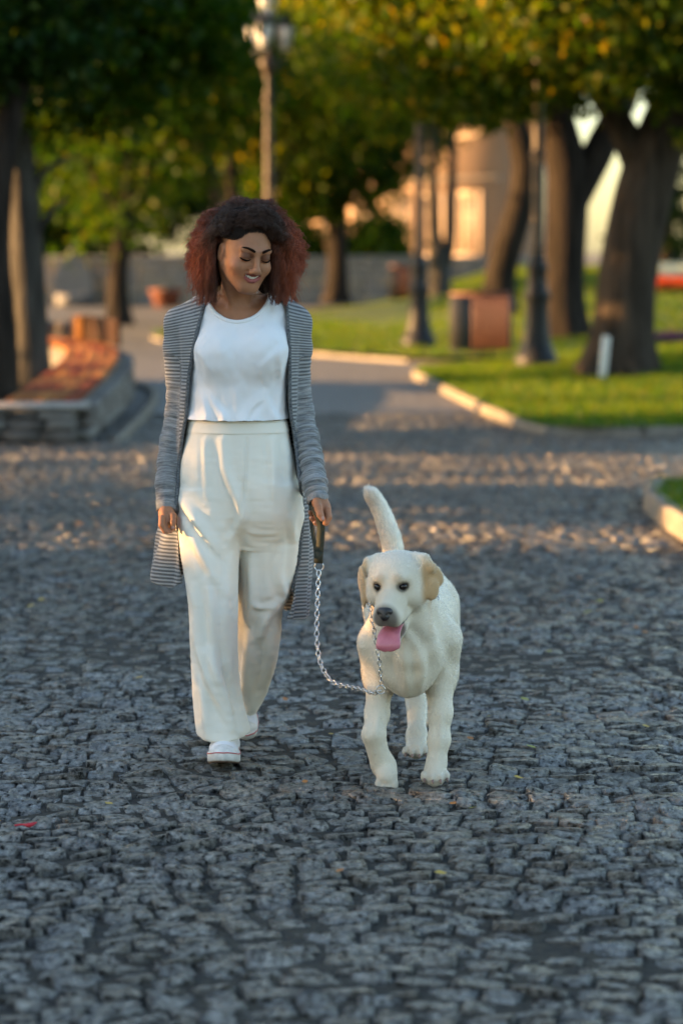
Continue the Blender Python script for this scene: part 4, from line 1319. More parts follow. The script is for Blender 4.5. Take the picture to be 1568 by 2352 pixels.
def rot(yaw, pitch, roll):
    return np.array(Matrix.Rotation(yaw, 3, 'Z') @ Matrix.Rotation(pitch, 3, 'X') @ Matrix.Rotation(roll, 3, 'Y'))


PB = np.array((pt(545, 1700, 7.45)[0], 7.45, 0.0))
person = empty('person', PB, label='woman with auburn curls in white top, cream trousers and grey cardigan walking a dog', cat='person')


def part(name, V, F, mat, parent=None, smooth=True, attrs=None):
    return obj(name, np.asarray(V) - PB, F, mat, person if parent is None else parent, smooth, attrs)


# --- skin
M_SKIN, nt, b = new_mat('brown_skin')
a_ = attr_node(nt, 'tint')
n_ = nt.nodes.new('ShaderNodeTexNoise'); n_.inputs['Scale'].default_value = 60; n_.inputs['Detail'].default_value = 4
mx_ = nt.nodes.new('ShaderNodeMix'); mx_.data_type = 'RGBA'; mx_.blend_type = 'MULTIPLY'; mx_.inputs[0].default_value = 0.25
nt.links.new(a_.outputs['Color'], mx_.inputs[6]); nt.links.new(n_.outputs['Fac'], mx_.inputs[7]); nt.links.new(mx_.outputs[2], b.inputs['Base Color'])
b.inputs['Roughness'].default_value = 0.55; b.inputs['Specular IOR Level'].default_value = 0.3
b.inputs['Subsurface Weight'].default_value = 0.12; b.inputs['Subsurface Radius'].default_value = (0.012, 0.004, 0.002)
b.inputs['Subsurface Scale'].default_value = 0.6

HS = 0.97
HM = rot(math.radians(25), math.radians(19), math.radians(5))
EYES = np.array((0, -0.086, 0.018))
HO = pt(589, 593, 7.25) - HS * HM @ EYES


def hp(x, y, z): return HO + HS * HM @ np.array((x, y, z))


def hl(P): return (np.asarray(P) - HO) @ HM / HS


TORSO = rows([(684, 500, 600, 7.46, .050), (696, 462, 642, 7.46, .066), (712, 436, 672, 7.45, .085), (740, 422, 686, 7.44, .100), (790, 428, 676, 7.43, .112),
              (840, 434, 666, 7.425, .116), (890, 437, 660, 7.43, .104), (940, 436, 656, 7.43, .096), (985, 432, 660, 7.43, .10), (1060, 418, 674, 7.44, .115), (1150, 412, 684, 7.44, .12)])
SL_L = [pt(414, 742, 7.455), pt(415, 800, 7.46), pt(416, 870, 7.46), pt(408, 950, 7.455), pt(394, 1010, 7.44), pt(385, 1060, 7.42), pt(382, 1110, 7.39), pt(382, 1163, 7.365)]
SR_L = [0.050, 0.054, 0.045, 0.0375, 0.0345, 0.0325, 0.033, 0.0335]
SL_R = [pt(680, 742, 7.455), pt(680, 800, 7.46), pt(680, 870, 7.465), pt(692, 950, 7.46), pt(704, 1005, 7.43), pt(713, 1060, 7.385), pt(722, 1105, 7.335), pt(729, 1146, 7.298)]
SR_R = [0.048, 0.050, 0.043, 0.038, 0.0365, 0.0365, 0.036, 0.0335]
f = Field((-0.66, 7.14, 0.70), (0.05, 7.66, 1.74), 0.0027)
f.slices(TORSO, 0.0, grow=-0.016)
for u in (508, 604):
    f.ell(pt(u, 806, 7.345), (0.052, 0.045, 0.052), k=0.05)
f.cone(pt(548, 704, 7.475), hp(0, 0.032, -0.045), 0.056, 0.049, 0.05)                     # neck
f.cone(pt(548, 690, 7.49), pt(450, 720, 7.47), 0.034, 0.030, 0.05); f.cone(pt(552, 690, 7.49), pt(652, 720, 7.47), 0.034, 0.030, 0.05)
f.cone(pt(535, 722, 7.375), pt(470, 708, 7.415), 0.008, 0.008, 0.022); f.cone(pt(565, 722, 7.375), pt(636, 708, 7.415), 0.008, 0.008, 0.022)   # collar bones
f.cone(hp(0.055, 0.03, -0.04), pt(556, 718, 7.385), 0.014, 0.009, 0.03); f.cone(hp(-0.055, 0.03, -0.04), pt(540, 718, 7.385), 0.014, 0.009, 0.03)   # neck cords
for A, RA in ((SL_L, SR_L), (SL_R, SR_R)):
    f.chain(A, [max(0.0225, q - 0.013) for q in RA], 0.02)
# head
He = lambda c, r, k=0.012, mode='add': f.ell(hp(*c), np.array(r) * HS, HM, k, mode)
Hc = lambda a, b, r1, r2, k=0.008, mode='add', sq=(1, 1, 1): f.cone(hp(*a), hp(*b), r1 * HS, r2 * HS, k, mode)
He((0, 0.02, 0.042), (0.074, 0.094, 0.086))
He((0, -0.022, -0.008), (0.0655, 0.066, 0.082), 0.03)
He((0, -0.030, -0.043), (0.049, 0.052, 0.051), 0.03)
He((0, -0.071, -0.083), (0.018, 0.015, 0.0135), 0.026)                                     # chin
for s in (-1, 1):
    Hc((s * 0.056, 0.0, -0.034), (s * 0.018, -0.066, -0.086), 0.013, 0.012, 0.03)           # jaw line
    He((s * 0.041, -0.058, -0.020), (0.024, 0.022, 0.019), 0.025)                          # cheek, raised by the smile
    He((s * 0.034, -0.090, 0.021), (0.019, 0.017, 0.0135), 0.016, 'cut')                    # eye hollow
    He((s * 0.0325, -0.0735, 0.0175), (0.0165, 0.0165, 0.0145), 0.006)                     # lowered lid
    Hc((s * 0.012, -0.084, 0.037), (s * 0.046, -0.073, 0.040), 0.007, 0.006, 0.016)         # brow ridge
    He((s * 0.0125, -0.098, -0.0235), (0.0085, 0.0105, 0.0075), 0.006)                     # nostril wing
    Hc((s * 0.016, -0.092, -0.024), (s * 0.043, -0.064, -0.030), 0.0015, 0.003, 0.007, 'cut')  # smile fold
    # ear
    He((s * 0.0765, 0.010, -0.002), (0.0085, 0.019, 0.031), 0.005)
    He((s * 0.0850, 0.007, 0.003), (0.006, 0.010, 0.018), 0.004, 'cut')
Hc((0, -0.082, 0.030), (0, -0.108, -0.014), 0.0065, 0.0085, 0.014)
He((0, -0.108, -0.0185), (0.0115, 0.0105, 0.0095), 0.008)
for s in (-1, 1): He((s * 0.006, -0.104, -0.0285), (0.0035, 0.005, 0.003), 0.003, 'cut')
UL = [(-0.0375, -0.0670, -0.0225), (-0.0190, -0.0845, -0.0350), (-0.0050, -0.0915, -0.0368), (0.0050, -0.0915, -0.0368), (0.0190, -0.0845, -0.0350), (0.0375, -0.0670, -0.0225)]
LL = [(-0.0365, -0.0670, -0.0245), (-0.0225, -0.0805, -0.0470), (-0.0070, -0.0885, -0.0555), (0.0070, -0.0885, -0.0555), (0.0225, -0.0805, -0.0470), (0.0365, -0.0670, -0.0245)]
He((0, -0.069, -0.042), (0.034, 0.0165, 0.022), 0.012)
f.chain([hp(x, y + 0.001, (z + LL[i][2]) / 2) for i, (x, y, z) in enumerate(UL)], [0.002, 0.0065, 0.0085, 0.0085, 0.0065, 0.002], 0.002, 'cut')
f.chain([hp(*p) for p in UL], [0.002, 0.0032, 0.0038, 0.0038, 0.0032, 0.002], 0.003)
f.chain([hp(*p) for p in LL], [0.002, 0.0042, 0.0052, 0.0052, 0.0042, 0.002], 0.003)
# hands
NAILS = []


def finger(P, R, k=0.003):
    f.chain(P, R, k)
    d = P[-1] - P[-2]; d /= np.linalg.norm(d)
    return d


# her right hand hangs relaxed, back of the hand outward
w0 = pt(381, 1158, 7.365)
f.cone(w0, pt(379, 1180, 7.35), 0.0225, 0.024, 0.012, sq=(0.75, 1.1, 1)); f.cone(pt(379, 1180, 7.35), pt(381, 1196, 7.34), 0.024, 0.025, 0.014, sq=(0.72, 1.2, 1))
for p0, p1, p2, p3, r in (((372, 1190, 7.30), (371, 1206, 7.285), (380, 1221, 7.285), (393, 1231, 7.30), .0092), ((376, 1196, 7.322), (379, 1213, 7.31), (390, 1226, 7.305), (401, 1233, 7.315), .0095),
                          ((381, 1198, 7.347), (385, 1215, 7.34), (394, 1227, 7.34), (402, 1232, 7.35), .0092), ((386, 1196, 7.368), (391, 1210, 7.37), (398, 1220, 7.37), (403, 1226, 7.37), .008)):
    P = [pt(*q) for q in (p0, p1, p2, p3)]
    finger(P, [r * 1.08, r, r * 0.92, r * 0.74])
P = [pt(388, 1172, 7.34), pt(398, 1186, 7.325), pt(398, 1200, 7.315), pt(397, 1212, 7.31)]
finger(P, [0.014, 0.011, 0.0095, 0.0078], 0.006); NAILS.append((P[-1] + np.array((0.001, -0.006, 0.001)), 0.0055))
# her left hand closes on the strap: thumb in front, pointing down, fingers curled behind it
f.cone(pt(731, 1138, 7.30), pt(737, 1166, 7.282), 0.023, 0.027, 0.014, sq=(1, 0.85, 1)); f.cone(pt(737, 1166, 7.282), pt(741, 1182, 7.275), 0.026, 0.026, 0.014, sq=(1, 0.85, 1))
P = [pt(727, 1152, 7.268), pt(731, 1167, 7.245), pt(735, 1182, 7.232), pt(740, 1192, 7.228)]
finger(P, [0.0135, 0.0118, 0.0102, 0.0085], 0.006); NAILS.append((P[-1] + np.array((0.002, -0.006, 0.003)), 0.007))
for q0, q1, q2, q3, r in (((752, 1170, 7.262), (755, 1188, 7.245), (749, 1200, 7.243), (741, 1203, 7.256), .0098), ((749, 1176, 7.285), (748, 1197, 7.272), (736, 1205, 7.268), (724, 1201, 7.268), .0098),
                          ((742, 1178, 7.305), (738, 1197, 7.296), (725, 1199, 7.288), (715, 1190, 7.28), .0092), ((734, 1174, 7.318), (728, 1188, 7.312), (718, 1186, 7.30), (711, 1176, 7.29), .0082)):
    P = [pt(*q) for q in (q0, q1, q2, q3)]
    finger(P, [r * 1.1, r, r * 0.95, r * 0.75]); NAILS.append((P[-1] + np.array((-0.004, -0.004, 0.003)), 0.004))
V, F = f.mesh(2); V, F = keep_big(V, F)
del f
L = hl(V)
skin = np.tile(np.array((0.40, 0.180, 0.095)), (len(V), 1))
skin *= (1 + 0.10 * vnoise(V, 25, 2))[:, None]


def paint(w, c):
    global skin
    skin = skin * (1 - w[:, None]) + np.array(c) * w[:, None]


def near_chain(P, Q, r, soft=0.0015):
    d = np.full(len(P), 9.0)
    for a, b in zip(Q[:-1], Q[1:]):
        a, b = np.array(a), np.array(b); ab = b - a
        t = np.clip((P - a) @ ab / ab.dot(ab), 0, 1)
        d = np.minimum(d, np.linalg.norm(P - a - t[:, None] * ab, axis=1))
    return 1 - sstep(r, r + soft, d)


for s in (-1, 1):
    dz = np.linalg.norm((L - np.array((s * 0.045, -0.06, -0.018))) / (1.3, 1, 1), axis=1)
    paint(0.30 * (1 - sstep(0.005, 0.03, dz)), (0.36, 0.12, 0.07))
    paint(0.75 * near_chain(L, [(s * 0.020, -0.089, 0.022), (s * 0.0325, -0.091, 0.025), (s * 0.047, -0.082, 0.023)], 0.007, 0.007), (0.10, 0.035, 0.022))
paint(near_chain(L, UL, 0.0052), (0.22, 0.062, 0.050)); paint(near_chain(L, LL, 0.0064), (0.34, 0.095, 0.085))
inmouth = near_chain(L, [(x, y + 0.006, (z + LL[i][2]) / 2) for i, (x, y, z) in enumerate(UL)], 0.006, 0.002)
paint(inmouth * (near_chain(L, UL, 0.0042) < 0.5) * (near_chain(L, LL, 0.0055) < 0.5), (0.05, 0.012, 0.012))
for c, r in NAILS: paint(1 - sstep(r * 0.75, r, np.linalg.norm(V - c, axis=1)), (0.52, 0.30, 0.24))
body = part('body', V, F, M_SKIN, attrs={'tint': skin})

# --- face details
M_BROW = pmat('dark_brown_brow', (0.010, 0.005, 0.003), (0.022, 0.010, 0.006), 300, 0.95, spec=0.1)
M_LASH = pmat('black_lashes', (0.003, 0.002, 0.002), None, rough=0.9, spec=0.1)
M_TEETH = pmat('teeth_enamel', (0.80, 0.78, 0.72), None, rough=0.2)
for s in (-1, 1):
    P = spline([hp(s * 0.013, -0.0945, 0.0395), hp(s * 0.024, -0.0925, 0.0445), hp(s * 0.038, -0.0845, 0.0475), hp(s * 0.051, -0.0715, 0.0440)], 12)
    Vt, Ft = tube(P, np.interp(np.linspace(0, 1, 12), [0, .25, .7, 1], [0.0036, 0.0042, 0.0032, 0.0010]), 8); part('eyebrow', Vt, Ft, M_BROW)
    P = spline([hp(s * 0.0175, -0.0855, 0.0125), hp(s * 0.026, -0.0893, 0.0092), hp(s * 0.036, -0.0880, 0.0084), hp(s * 0.045, -0.0820, 0.0100), hp(s * 0.0515, -0.0765, 0.0135)], 12)
    Vt, Ft = tube(P, np.interp(np.linspace(0, 1, 12), [0, .5, .85, 1], [0.0010, 0.0028, 0.0030, 0.0008]), 6); part('eyelashes', Vt, Ft, M_LASH)
mt = MB()
for k in range(-4, 5):
    x = k * 0.0064; y = -0.0850 + 0.00056 * abs(k) ** 2.0; z = -0.0448 + 0.0009 * abs(k) ** 1.7
    c = hp(x, y, z); w = 0.0034 if abs(k) else 0.0037
    bm = bmesh.new(); bmesh.ops.create_uvsphere(bm, u_segments=8, v_segments=6, radius=1.0)
    Vs = np.array([v_.co[:] for v_ in bm.verts]); Vs = np.sign(Vs) * np.abs(Vs) ** 0.7
    fs = [np.array([[v_.index for v_ in q.verts] for q in bm.faces if len(q.verts) == n_]) for n_ in (3, 4)]
    bm.free()
    mt.add(c + (Vs * np.array((w, 0.0028, 0.0072 - 0.0006 * abs(k)))) @ HM.T, fs)
mt.V = [v_ - PB for v_ in mt.V]
mt.build('teeth', M_TEETH, person)

# --- hair
M_HAIR, nt, b = new_mat('dark_to_auburn_hair')
a_ = attr_node(nt, 'tint'); nt.links.new(a_.outputs['Color'], b.inputs['Base Color'])
b.inputs['Roughness'].default_value = 0.48; b.inputs['Specular IOR Level'].default_value = 0.35
M_HAIRCORE = pmat('hair_core', (0.006, 0.004, 0.003), (0.011, 0.006, 0.004), 80, 0.95, spec=0.05)
hf = Field((-0.55, 7.2, 1.34), (-0.02, 7.75, 1.78), 0.005)
hf.ell(hp(0, 0.045, 0.058), np.array((0.075, 0.089, 0.078)) * HS, HM, 0.02)
hf.ell(pt(488, 600, 7.49), (0.04, 0.05, 0.08), k=0.05); hf.ell(pt(648, 590, 7.45), (0.035, 0.05, 0.08), k=0.05)
hf.ell(pt(575, 640, 7.57), (0.10, 0.035, 0.07), k=0.03); hf.ell(pt(556, 585, 7.52), (0.11, 0.06, 0.10), k=0.05)
hf.ell(hp(0, -0.052, -0.01), np.array((0.074, 0.070, 0.085)) * HS, HM, 0.01, 'cut'); hf.ell(hp(-0.07, 0.0, -0.005), np.array((0.03, 0.030, 0.045)) * HS, HM, 0.01, 'cut')
hf.cone(pt(548, 704, 7.44), hp(0, 0.0, -0.05), 0.085, 0.07, 0.02, 'cut')
Vh, Fh = hf.mesh(2); del hf
hair = part('hair', Vh, Fh, M_HAIRCORE)

HR = np.random.default_rng(21)


def hair_strands(n, m=22):
    roots, ctrl = [], []
    HC = pt(557, 572, 7.46)
    tot = 0
    out = []
    while tot < n:
        k = 4000
        d = HR.normal(0, 1, (k, 3)); d /= np.linalg.norm(d, axis=1)[:, None]
        # hairline, in head coordinates (front is -y)
        x, y, z = d.T
        front = -y
        line = np.where(front > 0.0, 0.40 + 0.17 * np.clip(front, 0, 1) - 0.06 * np.abs(x) - 0.30 * sstep(0.3, 0.7, np.abs(x)), -0.55)
        line = np.where((front > -0.12) & (front <= 0.35) & (np.abs(x) > 0.55), 0.22, line)
        ok = z > line
        d = d[ok]
        rl = np.array((0, 0.028, 0.046)) + d * np.array((0.077, 0.092, 0.087))
        r = HO + HS * rl @ HM.T
        k = len(r)
        # outward in the world, then falling
        o = r - (HC + np.array((0, 0.0, -0.02))); o /= np.linalg.norm(o, axis=1)[:, None]
        frontal = sstep(0.0, 0.75, -d[:, 1])                    # how near the forehead
        side = np.sign(o[:, 0] + 0.25 * frontal + HR.normal(0, 0.10, k)) # the front is swept to her left
        q = HR.uniform(0, 1, k)
        lift = 0.060 + 0.050 * q + 0.028 * frontal * HR.uniform(0, 1, k)
        e1 = r + o * lift[:, None] + np.array((0, 0, 1)) * (0.038 * sstep(0.2, 0.9, d[:, 2]))[:, None]
        # where it goes over the curve of the head
        rx = 0.100 + 0.090 * HR.uniform(0, 1, k) ** 0.5
        hor = np.stack([o[:, 0], o[:, 1]], 1); hor /= np.linalg.norm(hor, axis=1)[:, None] + 1e-9
        # front strands turn to the side
        hx = np.where(frontal > 0.25, side * np.maximum(np.abs(hor[:, 0]), 0.80 - 0.15 * HR.uniform(0, 1, k)), hor[:, 0])
        hy = np.where(frontal > 0.25, np.minimum(np.maximum(hor[:, 1], -0.62), 0.3), hor[:, 1])
        nn = np.sqrt(hx ** 2 + hy ** 2) + 1e-9; hx, hy = hx / nn, hy / nn
        e2 = np.stack([HC[0] + hx * rx, HC[1] + hy * rx * 0.92, r[:, 2] * 0.45 + (HC[2] + 0.01) * 0.55 + HR.normal(0, 0.012, k)], 1)
        drop = 0.030 + 0.165 * HR.uniform(0, 1, k) ** 0.75
        e3 = e2 + np.stack([hx * 0.030 * HR.uniform(-0.4, 1.5, k), hy * 0.02 * HR.uniform(-0.5, 1, k), -drop], 1)
        out.append((r, e1, e2, e3, frontal)); tot += k
    r, e1, e2, e3, fr = [np.concatenate(z)[:n] for z in zip(*out)]
    t = np.linspace(0, 1, m)[None, :, None]
    P = (1 - t) ** 3 * r[:, None] + 3 * t * (1 - t) ** 2 * e1[:, None] + 3 * t ** 2 * (1 - t) * (e2 * 1.25 - e1 * 0.25)[:, None] + t ** 3 * e3[:, None]
    # clumped curls: neighbours share their wave
    key = np.floor(e2 * 34).astype(int)
    ph = (key[:, 0] * 12.9898 + key[:, 1] * 78.233 + key[:, 2] * 37.719) % (2 * math.pi)
    T = np.gradient(P, axis=1); T /= np.linalg.norm(T, axis=2)[..., None] + 1e-9
    A = np.cross(T, np.array((0.3, 0.2, 1.0))); A /= np.linalg.norm(A, axis=2)[..., None] + 1e-9
    Bn = np.cross(T, A)
    s = t[..., 0]
    amp = (0.0018 + 0.0045 * s + 0.0022 * fr[:, None]) * HR.uniform(0.3, 1.2, n)[:, None]
    w = 2 * math.pi * (5.0 + 2.5 * HR.uniform(0, 1, n))[:, None] * s + (ph + HR.normal(0, 0.5, n))[:, None]
    P = P + amp[..., None] * (np.cos(w)[..., None] * A + np.sin(w)[..., None] * Bn)
    P = P + (0.010 * s + 0.012 * np.minimum(s * 3, 1) * fr[:, None])[..., None] * np.stack([vnoise(P, 60, i + 3) for i in range(3)], -1)
    fly = (HR.uniform(0, 1, n) < 0.10)
    P = P + (fly[:, None] * s)[..., None] * HR.normal(0, 0.016, (n, 1, 3))
    return P, s, fr, HC


P, s, fr, HC = hair_strands(26000)


def puff(n, m=22):
    """shorter frizz filling the round outline"""
    d = HR.normal(0, 1, (n * 2, 3)); d /= np.linalg.norm(d, axis=1)[:, None]
    d = d[d[:, 2] > -0.35][:n]
    n = len(d)
    tip = HC + d * np.array((0.172, 0.155, 0.158)) * HR.uniform(0.70, 1.02, n)[:, None] + np.array((0.012 * 1, 0, 0.003))
    tip[:, 2] += 0.008 * np.sin((tip[:, 0] - HC[0]) * 60 + 2.4)
    c0 = HO + HS * HM @ np.array((0, 0.03, 0.05))
    q = tip - c0; r = c0 + q / np.linalg.norm(q, axis=1)[:, None] * 0.075
    t = np.linspace(0, 1, m)[None, :, None]
    mid = (r + tip) / 2 + np.array((0, 0, 0.012)) + HR.normal(0, 0.012, (n, 3))
    tip2 = tip + np.stack([d[:, 0] * 0.02, d[:, 1] * 0.02, -0.012 - 0.03 * HR.uniform(0, 1, n)], 1) * sstep(1.0, 0.2, d[:, 2])[:, None]
    P = (1 - t) ** 3 * r[:, None] + 3 * t * (1 - t) ** 2 * mid[:, None] + 3 * t ** 2 * (1 - t) * tip[:, None] + t ** 3 * tip2[:, None]
    key = np.floor(tip * 40).astype(int)
    ph = (key[:, 0] * 12.9898 + key[:, 1] * 78.233 + key[:, 2] * 37.719) % (2 * math.pi)
    s = t[..., 0]
    w = 2 * math.pi * (4.0 + 3 * HR.uniform(0, 1, n))[:, None] * s + (ph + HR.normal(0, 0.6, n))[:, None]
    T = P[:, -1] - P[:, 0]; T /= np.linalg.norm(T, axis=1)[:, None]
    A = np.cross(T, np.array((0.3, 0.9, 0.2))); A /= np.linalg.norm(A, axis=1)[:, None]; Bn = np.cross(T, A)
    amp = (0.001 + 0.0055 * s)
    P = P + amp[..., None] * (np.cos(w)[..., None] * A[:, None] + np.sin(w)[..., None] * Bn[:, None])
    P = P + 0.010 * s[..., None] * np.stack([vnoise(P, 55, i + 13) for i in range(3)], -1)
    return P


P2 = puff(28000)
P = np.concatenate([P, P2]); s = np.linspace(0, 1, P.shape[1])[None, :]; fr = np.concatenate([fr, np.zeros(len(P2))])
# leave the face clear
Lp = hl(P.reshape(-1, 3)).reshape(P.shape)
q = np.sqrt((Lp[..., 0] / 0.070) ** 2 + ((Lp[..., 1] + 0.07) / 0.115) ** 2 + ((Lp[..., 2] + 0.022) / 0.088) ** 2)
u_, v_ = proj(P)
face = ((q < 1.0) & (Lp[..., 1] < 0.0)).any(1)
covered = (((u_ > 528) & (u_ < 617) & (v_ > 545) & (v_ < 690) | (u_ > 498) & (u_ < 545) & (v_ > 560) & (v_ < 640) | (u_ > 505) & (u_ < 605) & (v_ > 640) & (v_ < 735)
            | (u_ > 535) & (u_ < 588) & (v_ > 532) & (v_ < 560)) & (P[..., 1] < HO[1] + 0.035)).any(1)
low = (P[..., 2] < pt(560, 706, 7.45)[2]).any(1)
ok = ~(face | covered | low)
P, fr = P[ok], fr[ok]
n = len(P)
# neighbouring strands gather into ringlets
key = np.floor(P[:, -1] * np.array((42, 42, 28)) + 0.5).astype(np.int64)
_, inv, cnt = np.unique(key[:, 0] * 1000003 + key[:, 1] * 10007 + key[:, 2], return_inverse=True, return_counts=True)
inv = inv.ravel()
C = np.zeros((len(cnt),) + P.shape[1:]); np.add.at(C, inv, P); C /= cnt[:, None, None]
sv = np.linspace(0, 1, P.shape[1])[None, :, None]
wob = np.stack([np.sin(sv[..., 0] * 30 + (inv[:, None] * 1.7) % 6.28), np.cos(sv[..., 0] * 30 + (inv[:, None] * 1.7) % 6.28), 0 * sv[..., 0] + 0 * inv[:, None]], -1)
P = P + (C[inv] - P) * (0.45 * sv * (cnt[inv] > 2)[:, None, None]) + wob * 0.0045 * sv
# dark at the roots, auburn toward the outside and the ends
rad = np.linalg.norm((P - HC) / np.array((0.19, 0.19, 0.17)), axis=2)
sidew = sstep(0.32, 0.92, np.abs(P[..., 0] - HC[0] - 0.01) / 0.185 + 0.10 * vnoise(P, 14, 6))
w = np.clip(sstep(0.30, 0.95, s) * (0.10 + 1.0 * sidew), 0, 1) * HR.uniform(0.55, 1.15, n)[:, None]
w = np.clip(w, 0, 1)[..., None]
ca, cb = np.array((0.032, 0.0150, 0.0095)), np.array((0.30, 0.062, 0.019))
tint = (ca * (1 - w) + cb * w) * HR.uniform(0.6, 1.7, n)[:, None, None]
R = np.broadcast_to(np.interp(np.linspace(0, 1, P.shape[1]), [0, 0.8, 1], [0.00042, 0.00038, 0.00015]), P.shape[:2])
hair_obj('curls', P - PB, R, M_HAIR, hair, {'tint': tint})
# short soft hairs along the hairline and temple
d = HR.normal(0, 1, (90000, 3)); d /= np.linalg.norm(d, axis=1)[:, None]
x, y, z = d.T; front = -y
line = 0.40 + 0.17 * np.clip(front, 0, 1) - 0.06 * np.abs(x) - 0.30 * sstep(0.3, 0.7, np.abs(x))
ok = (front > 0.05) & (z > line - 0.05) & (z < line + 0.07 + 0.22 * (x < -0.15) * (x > -0.75))
d = d[ok][:6000]; k = len(d)
rl = np.array((0, 0.024, 0.043)) + d * np.array((0.0755, 0.0935, 0.0865))
back = np.array((0.25, 0.75, 0.55)) * np.stack([np.sign(d[:, 0]) * 1.0, np.ones(k), np.ones(k)], 1)
back -= d * (back * d).sum(1)[:, None]; back /= np.linalg.norm(back, axis=1)[:, None]
t = np.linspace(0, 1, 6)[None, :, None]
ln = HR.uniform(0.010, 0.026, k)[:, None, None]
Q = rl[:, None] + back[:, None] * ln * t + d[:, None] * (0.004 * t + 0.002) + HR.normal(0, 0.0025, (k, 1, 3)) * t + 0.0012 * np.sin(t * 9 + HR.uniform(0, 6, (k, 1, 1)))
Q = HO + HS * Q @ HM.T
hair_obj('hairline_wisps', Q - PB, np.broadcast_to(np.linspace(0.0003, 0.0001, 6), Q.shape[:2]), M_HAIR, hair, {'tint': np.broadcast_to(np.array((0.018, 0.009, 0.006)), Q.shape)})


# --- clothes
def cloth_mat(name, c1, c2, weave=900, rough=0.85, bump=0.25, sheen=0.15, sss=0.0):
    m = pmat(name, c1, c2, 7, rough, bump, weave, 'Object', sheen=sheen, lo=0.3, hi=0.7, spec=0.2, bdist=0.002)
    return m


M_SHIRT = cloth_mat('white_jersey', (0.80, 0.80, 0.82), (0.76, 0.76, 0.785), 700)
M_TROUSER = cloth_mat('cream_linen', (0.79, 0.745, 0.655), (0.74, 0.70, 0.615), 500)
M_WAIST = cloth_mat('cream_linen_band', (0.79, 0.745, 0.655), (0.74, 0.70, 0.615), 500)


def creases(V, N, lines, front=True):
    """raised folds along lines traced over the cloth: (points, height, width, lopsided)"""
    u, v = proj(V)
    d = np.zeros(len(V))
    for P, amp, wid, lop in lines:
        P = np.asarray(P, float)
        P = spline(np.c_[P, np.zeros(len(P))], 10 * len(P))[:, :2]
        best = np.full(len(V), 1e9); sd = np.zeros(len(V)); al = np.zeros(len(V))
        for k in range(len(P) - 1):
            a, b = P[k], P[k + 1]; ab = b - a; L = ab.dot(ab) + 1e-9
            t = np.clip(((u - a[0]) * ab[0] + (v - a[1]) * ab[1]) / L, 0, 1)
            dx, dy = u - a[0] - t * ab[0], v - a[1] - t * ab[1]
            q = dx * dx + dy * dy
            m = q < best
            best = np.where(m, q, best); sd = np.where(m, np.sign(ab[0] * dy - ab[1] * dx), sd); al = np.where(m, (k + t) / (len(P) - 1), al)
        q = np.sqrt(best) / wid * np.where(sd > 0, 1.0, lop)
        fade = np.sin(np.pi * np.clip(al * 0.9 + 0.06, 0, 1)) ** 0.6
        d += amp * fade * (np.exp(-q * q) - 0.45 * np.exp(-(q - 1.7) ** 2))
    if front: d *= sstep(-0.05, -0.45, N[:, 1])
    return V + N * d[:, None]


# trousers
HIP = rows([(962, 434, 657, 7.43, .098), (985, 430, 662, 7.43, .104), (1015, 423, 667, 7.43, .110), (1050, 415, 674, 7.43, .118), (1100, 409, 683, 7.43, .126), (1150, 406, 689, 7.43, .128), (1190, 408, 690, 7.43, .120), (1212, 418, 680, 7.43, .102), (1236, 440, 655, 7.43, .07), (1250, 470, 620, 7.43, .045)])
LEG_A = rows([(1120, 408, 556, 7.42, .105), (1160, 406, 557, 7.41, .108), (1200, 407, 556, 7.40, .108), (1250, 413, 552, 7.39, .104), (1300, 421, 549, 7.375, .098), (1350, 429, 548, 7.36, .095), (1400, 434, 547, 7.345, .092), (1450, 436, 546, 7.34, .09),
              (1500, 437, 546, 7.335, .092), (1560, 438, 549, 7.33, .098), (1610, 441, 557, 7.33, .104), (1650, 445, 568, 7.325, .110), (1685, 450, 575, 7.32, .114), (1701, 453, 566, 7.32, .116), (1716, 455, 558, 7.32, .116)])
LEG_B = rows([(1120, 540, 686, 7.44, .105), (1160, 545, 689, 7.45, .108), (1200, 546, 692, 7.46, .110), (1250, 546, 690, 7.47, .108), (1300, 546, 684, 7.475, .105), (1340, 545, 676, 7.48, .105), (1370, 544, 664, 7.485, .104), (1400, 543, 650, 7.495, .100),
              (1450, 543, 646, 7.52, .097), (1500, 542, 640, 7.55, .096), (1550, 544, 628, 7.59, .096), (1590, 547, 612, 7.63, .096), (1620, 551, 596, 7.66, .094), (1645, 554, 586, 7.69, .088), (1662, 556, 580, 7.70, .08)])
f = Field((-0.60, 7.17, 0.03), (0.03, 7.82, 1.06), 0.0045)
f.slices(HIP, 0.0, power=2.3)
f.slices(LEG_B, 0.05, power=2.2); f.slices(LEG_A, 0.012, power=2.2)
f.op((-0.7, 7.0, -0.1), (0.1, 7.52, 0.2), lambda x, y, z: np.maximum(z - 0.078 - 0.03 * (y - 7.2) + 0.02 * np.sin(x * 30) * 0.3, y - 7.5), 0.0, 'cut')
V, F = f.mesh(3); V, F = keep_big(V, F); del f
N = normals(V, F)
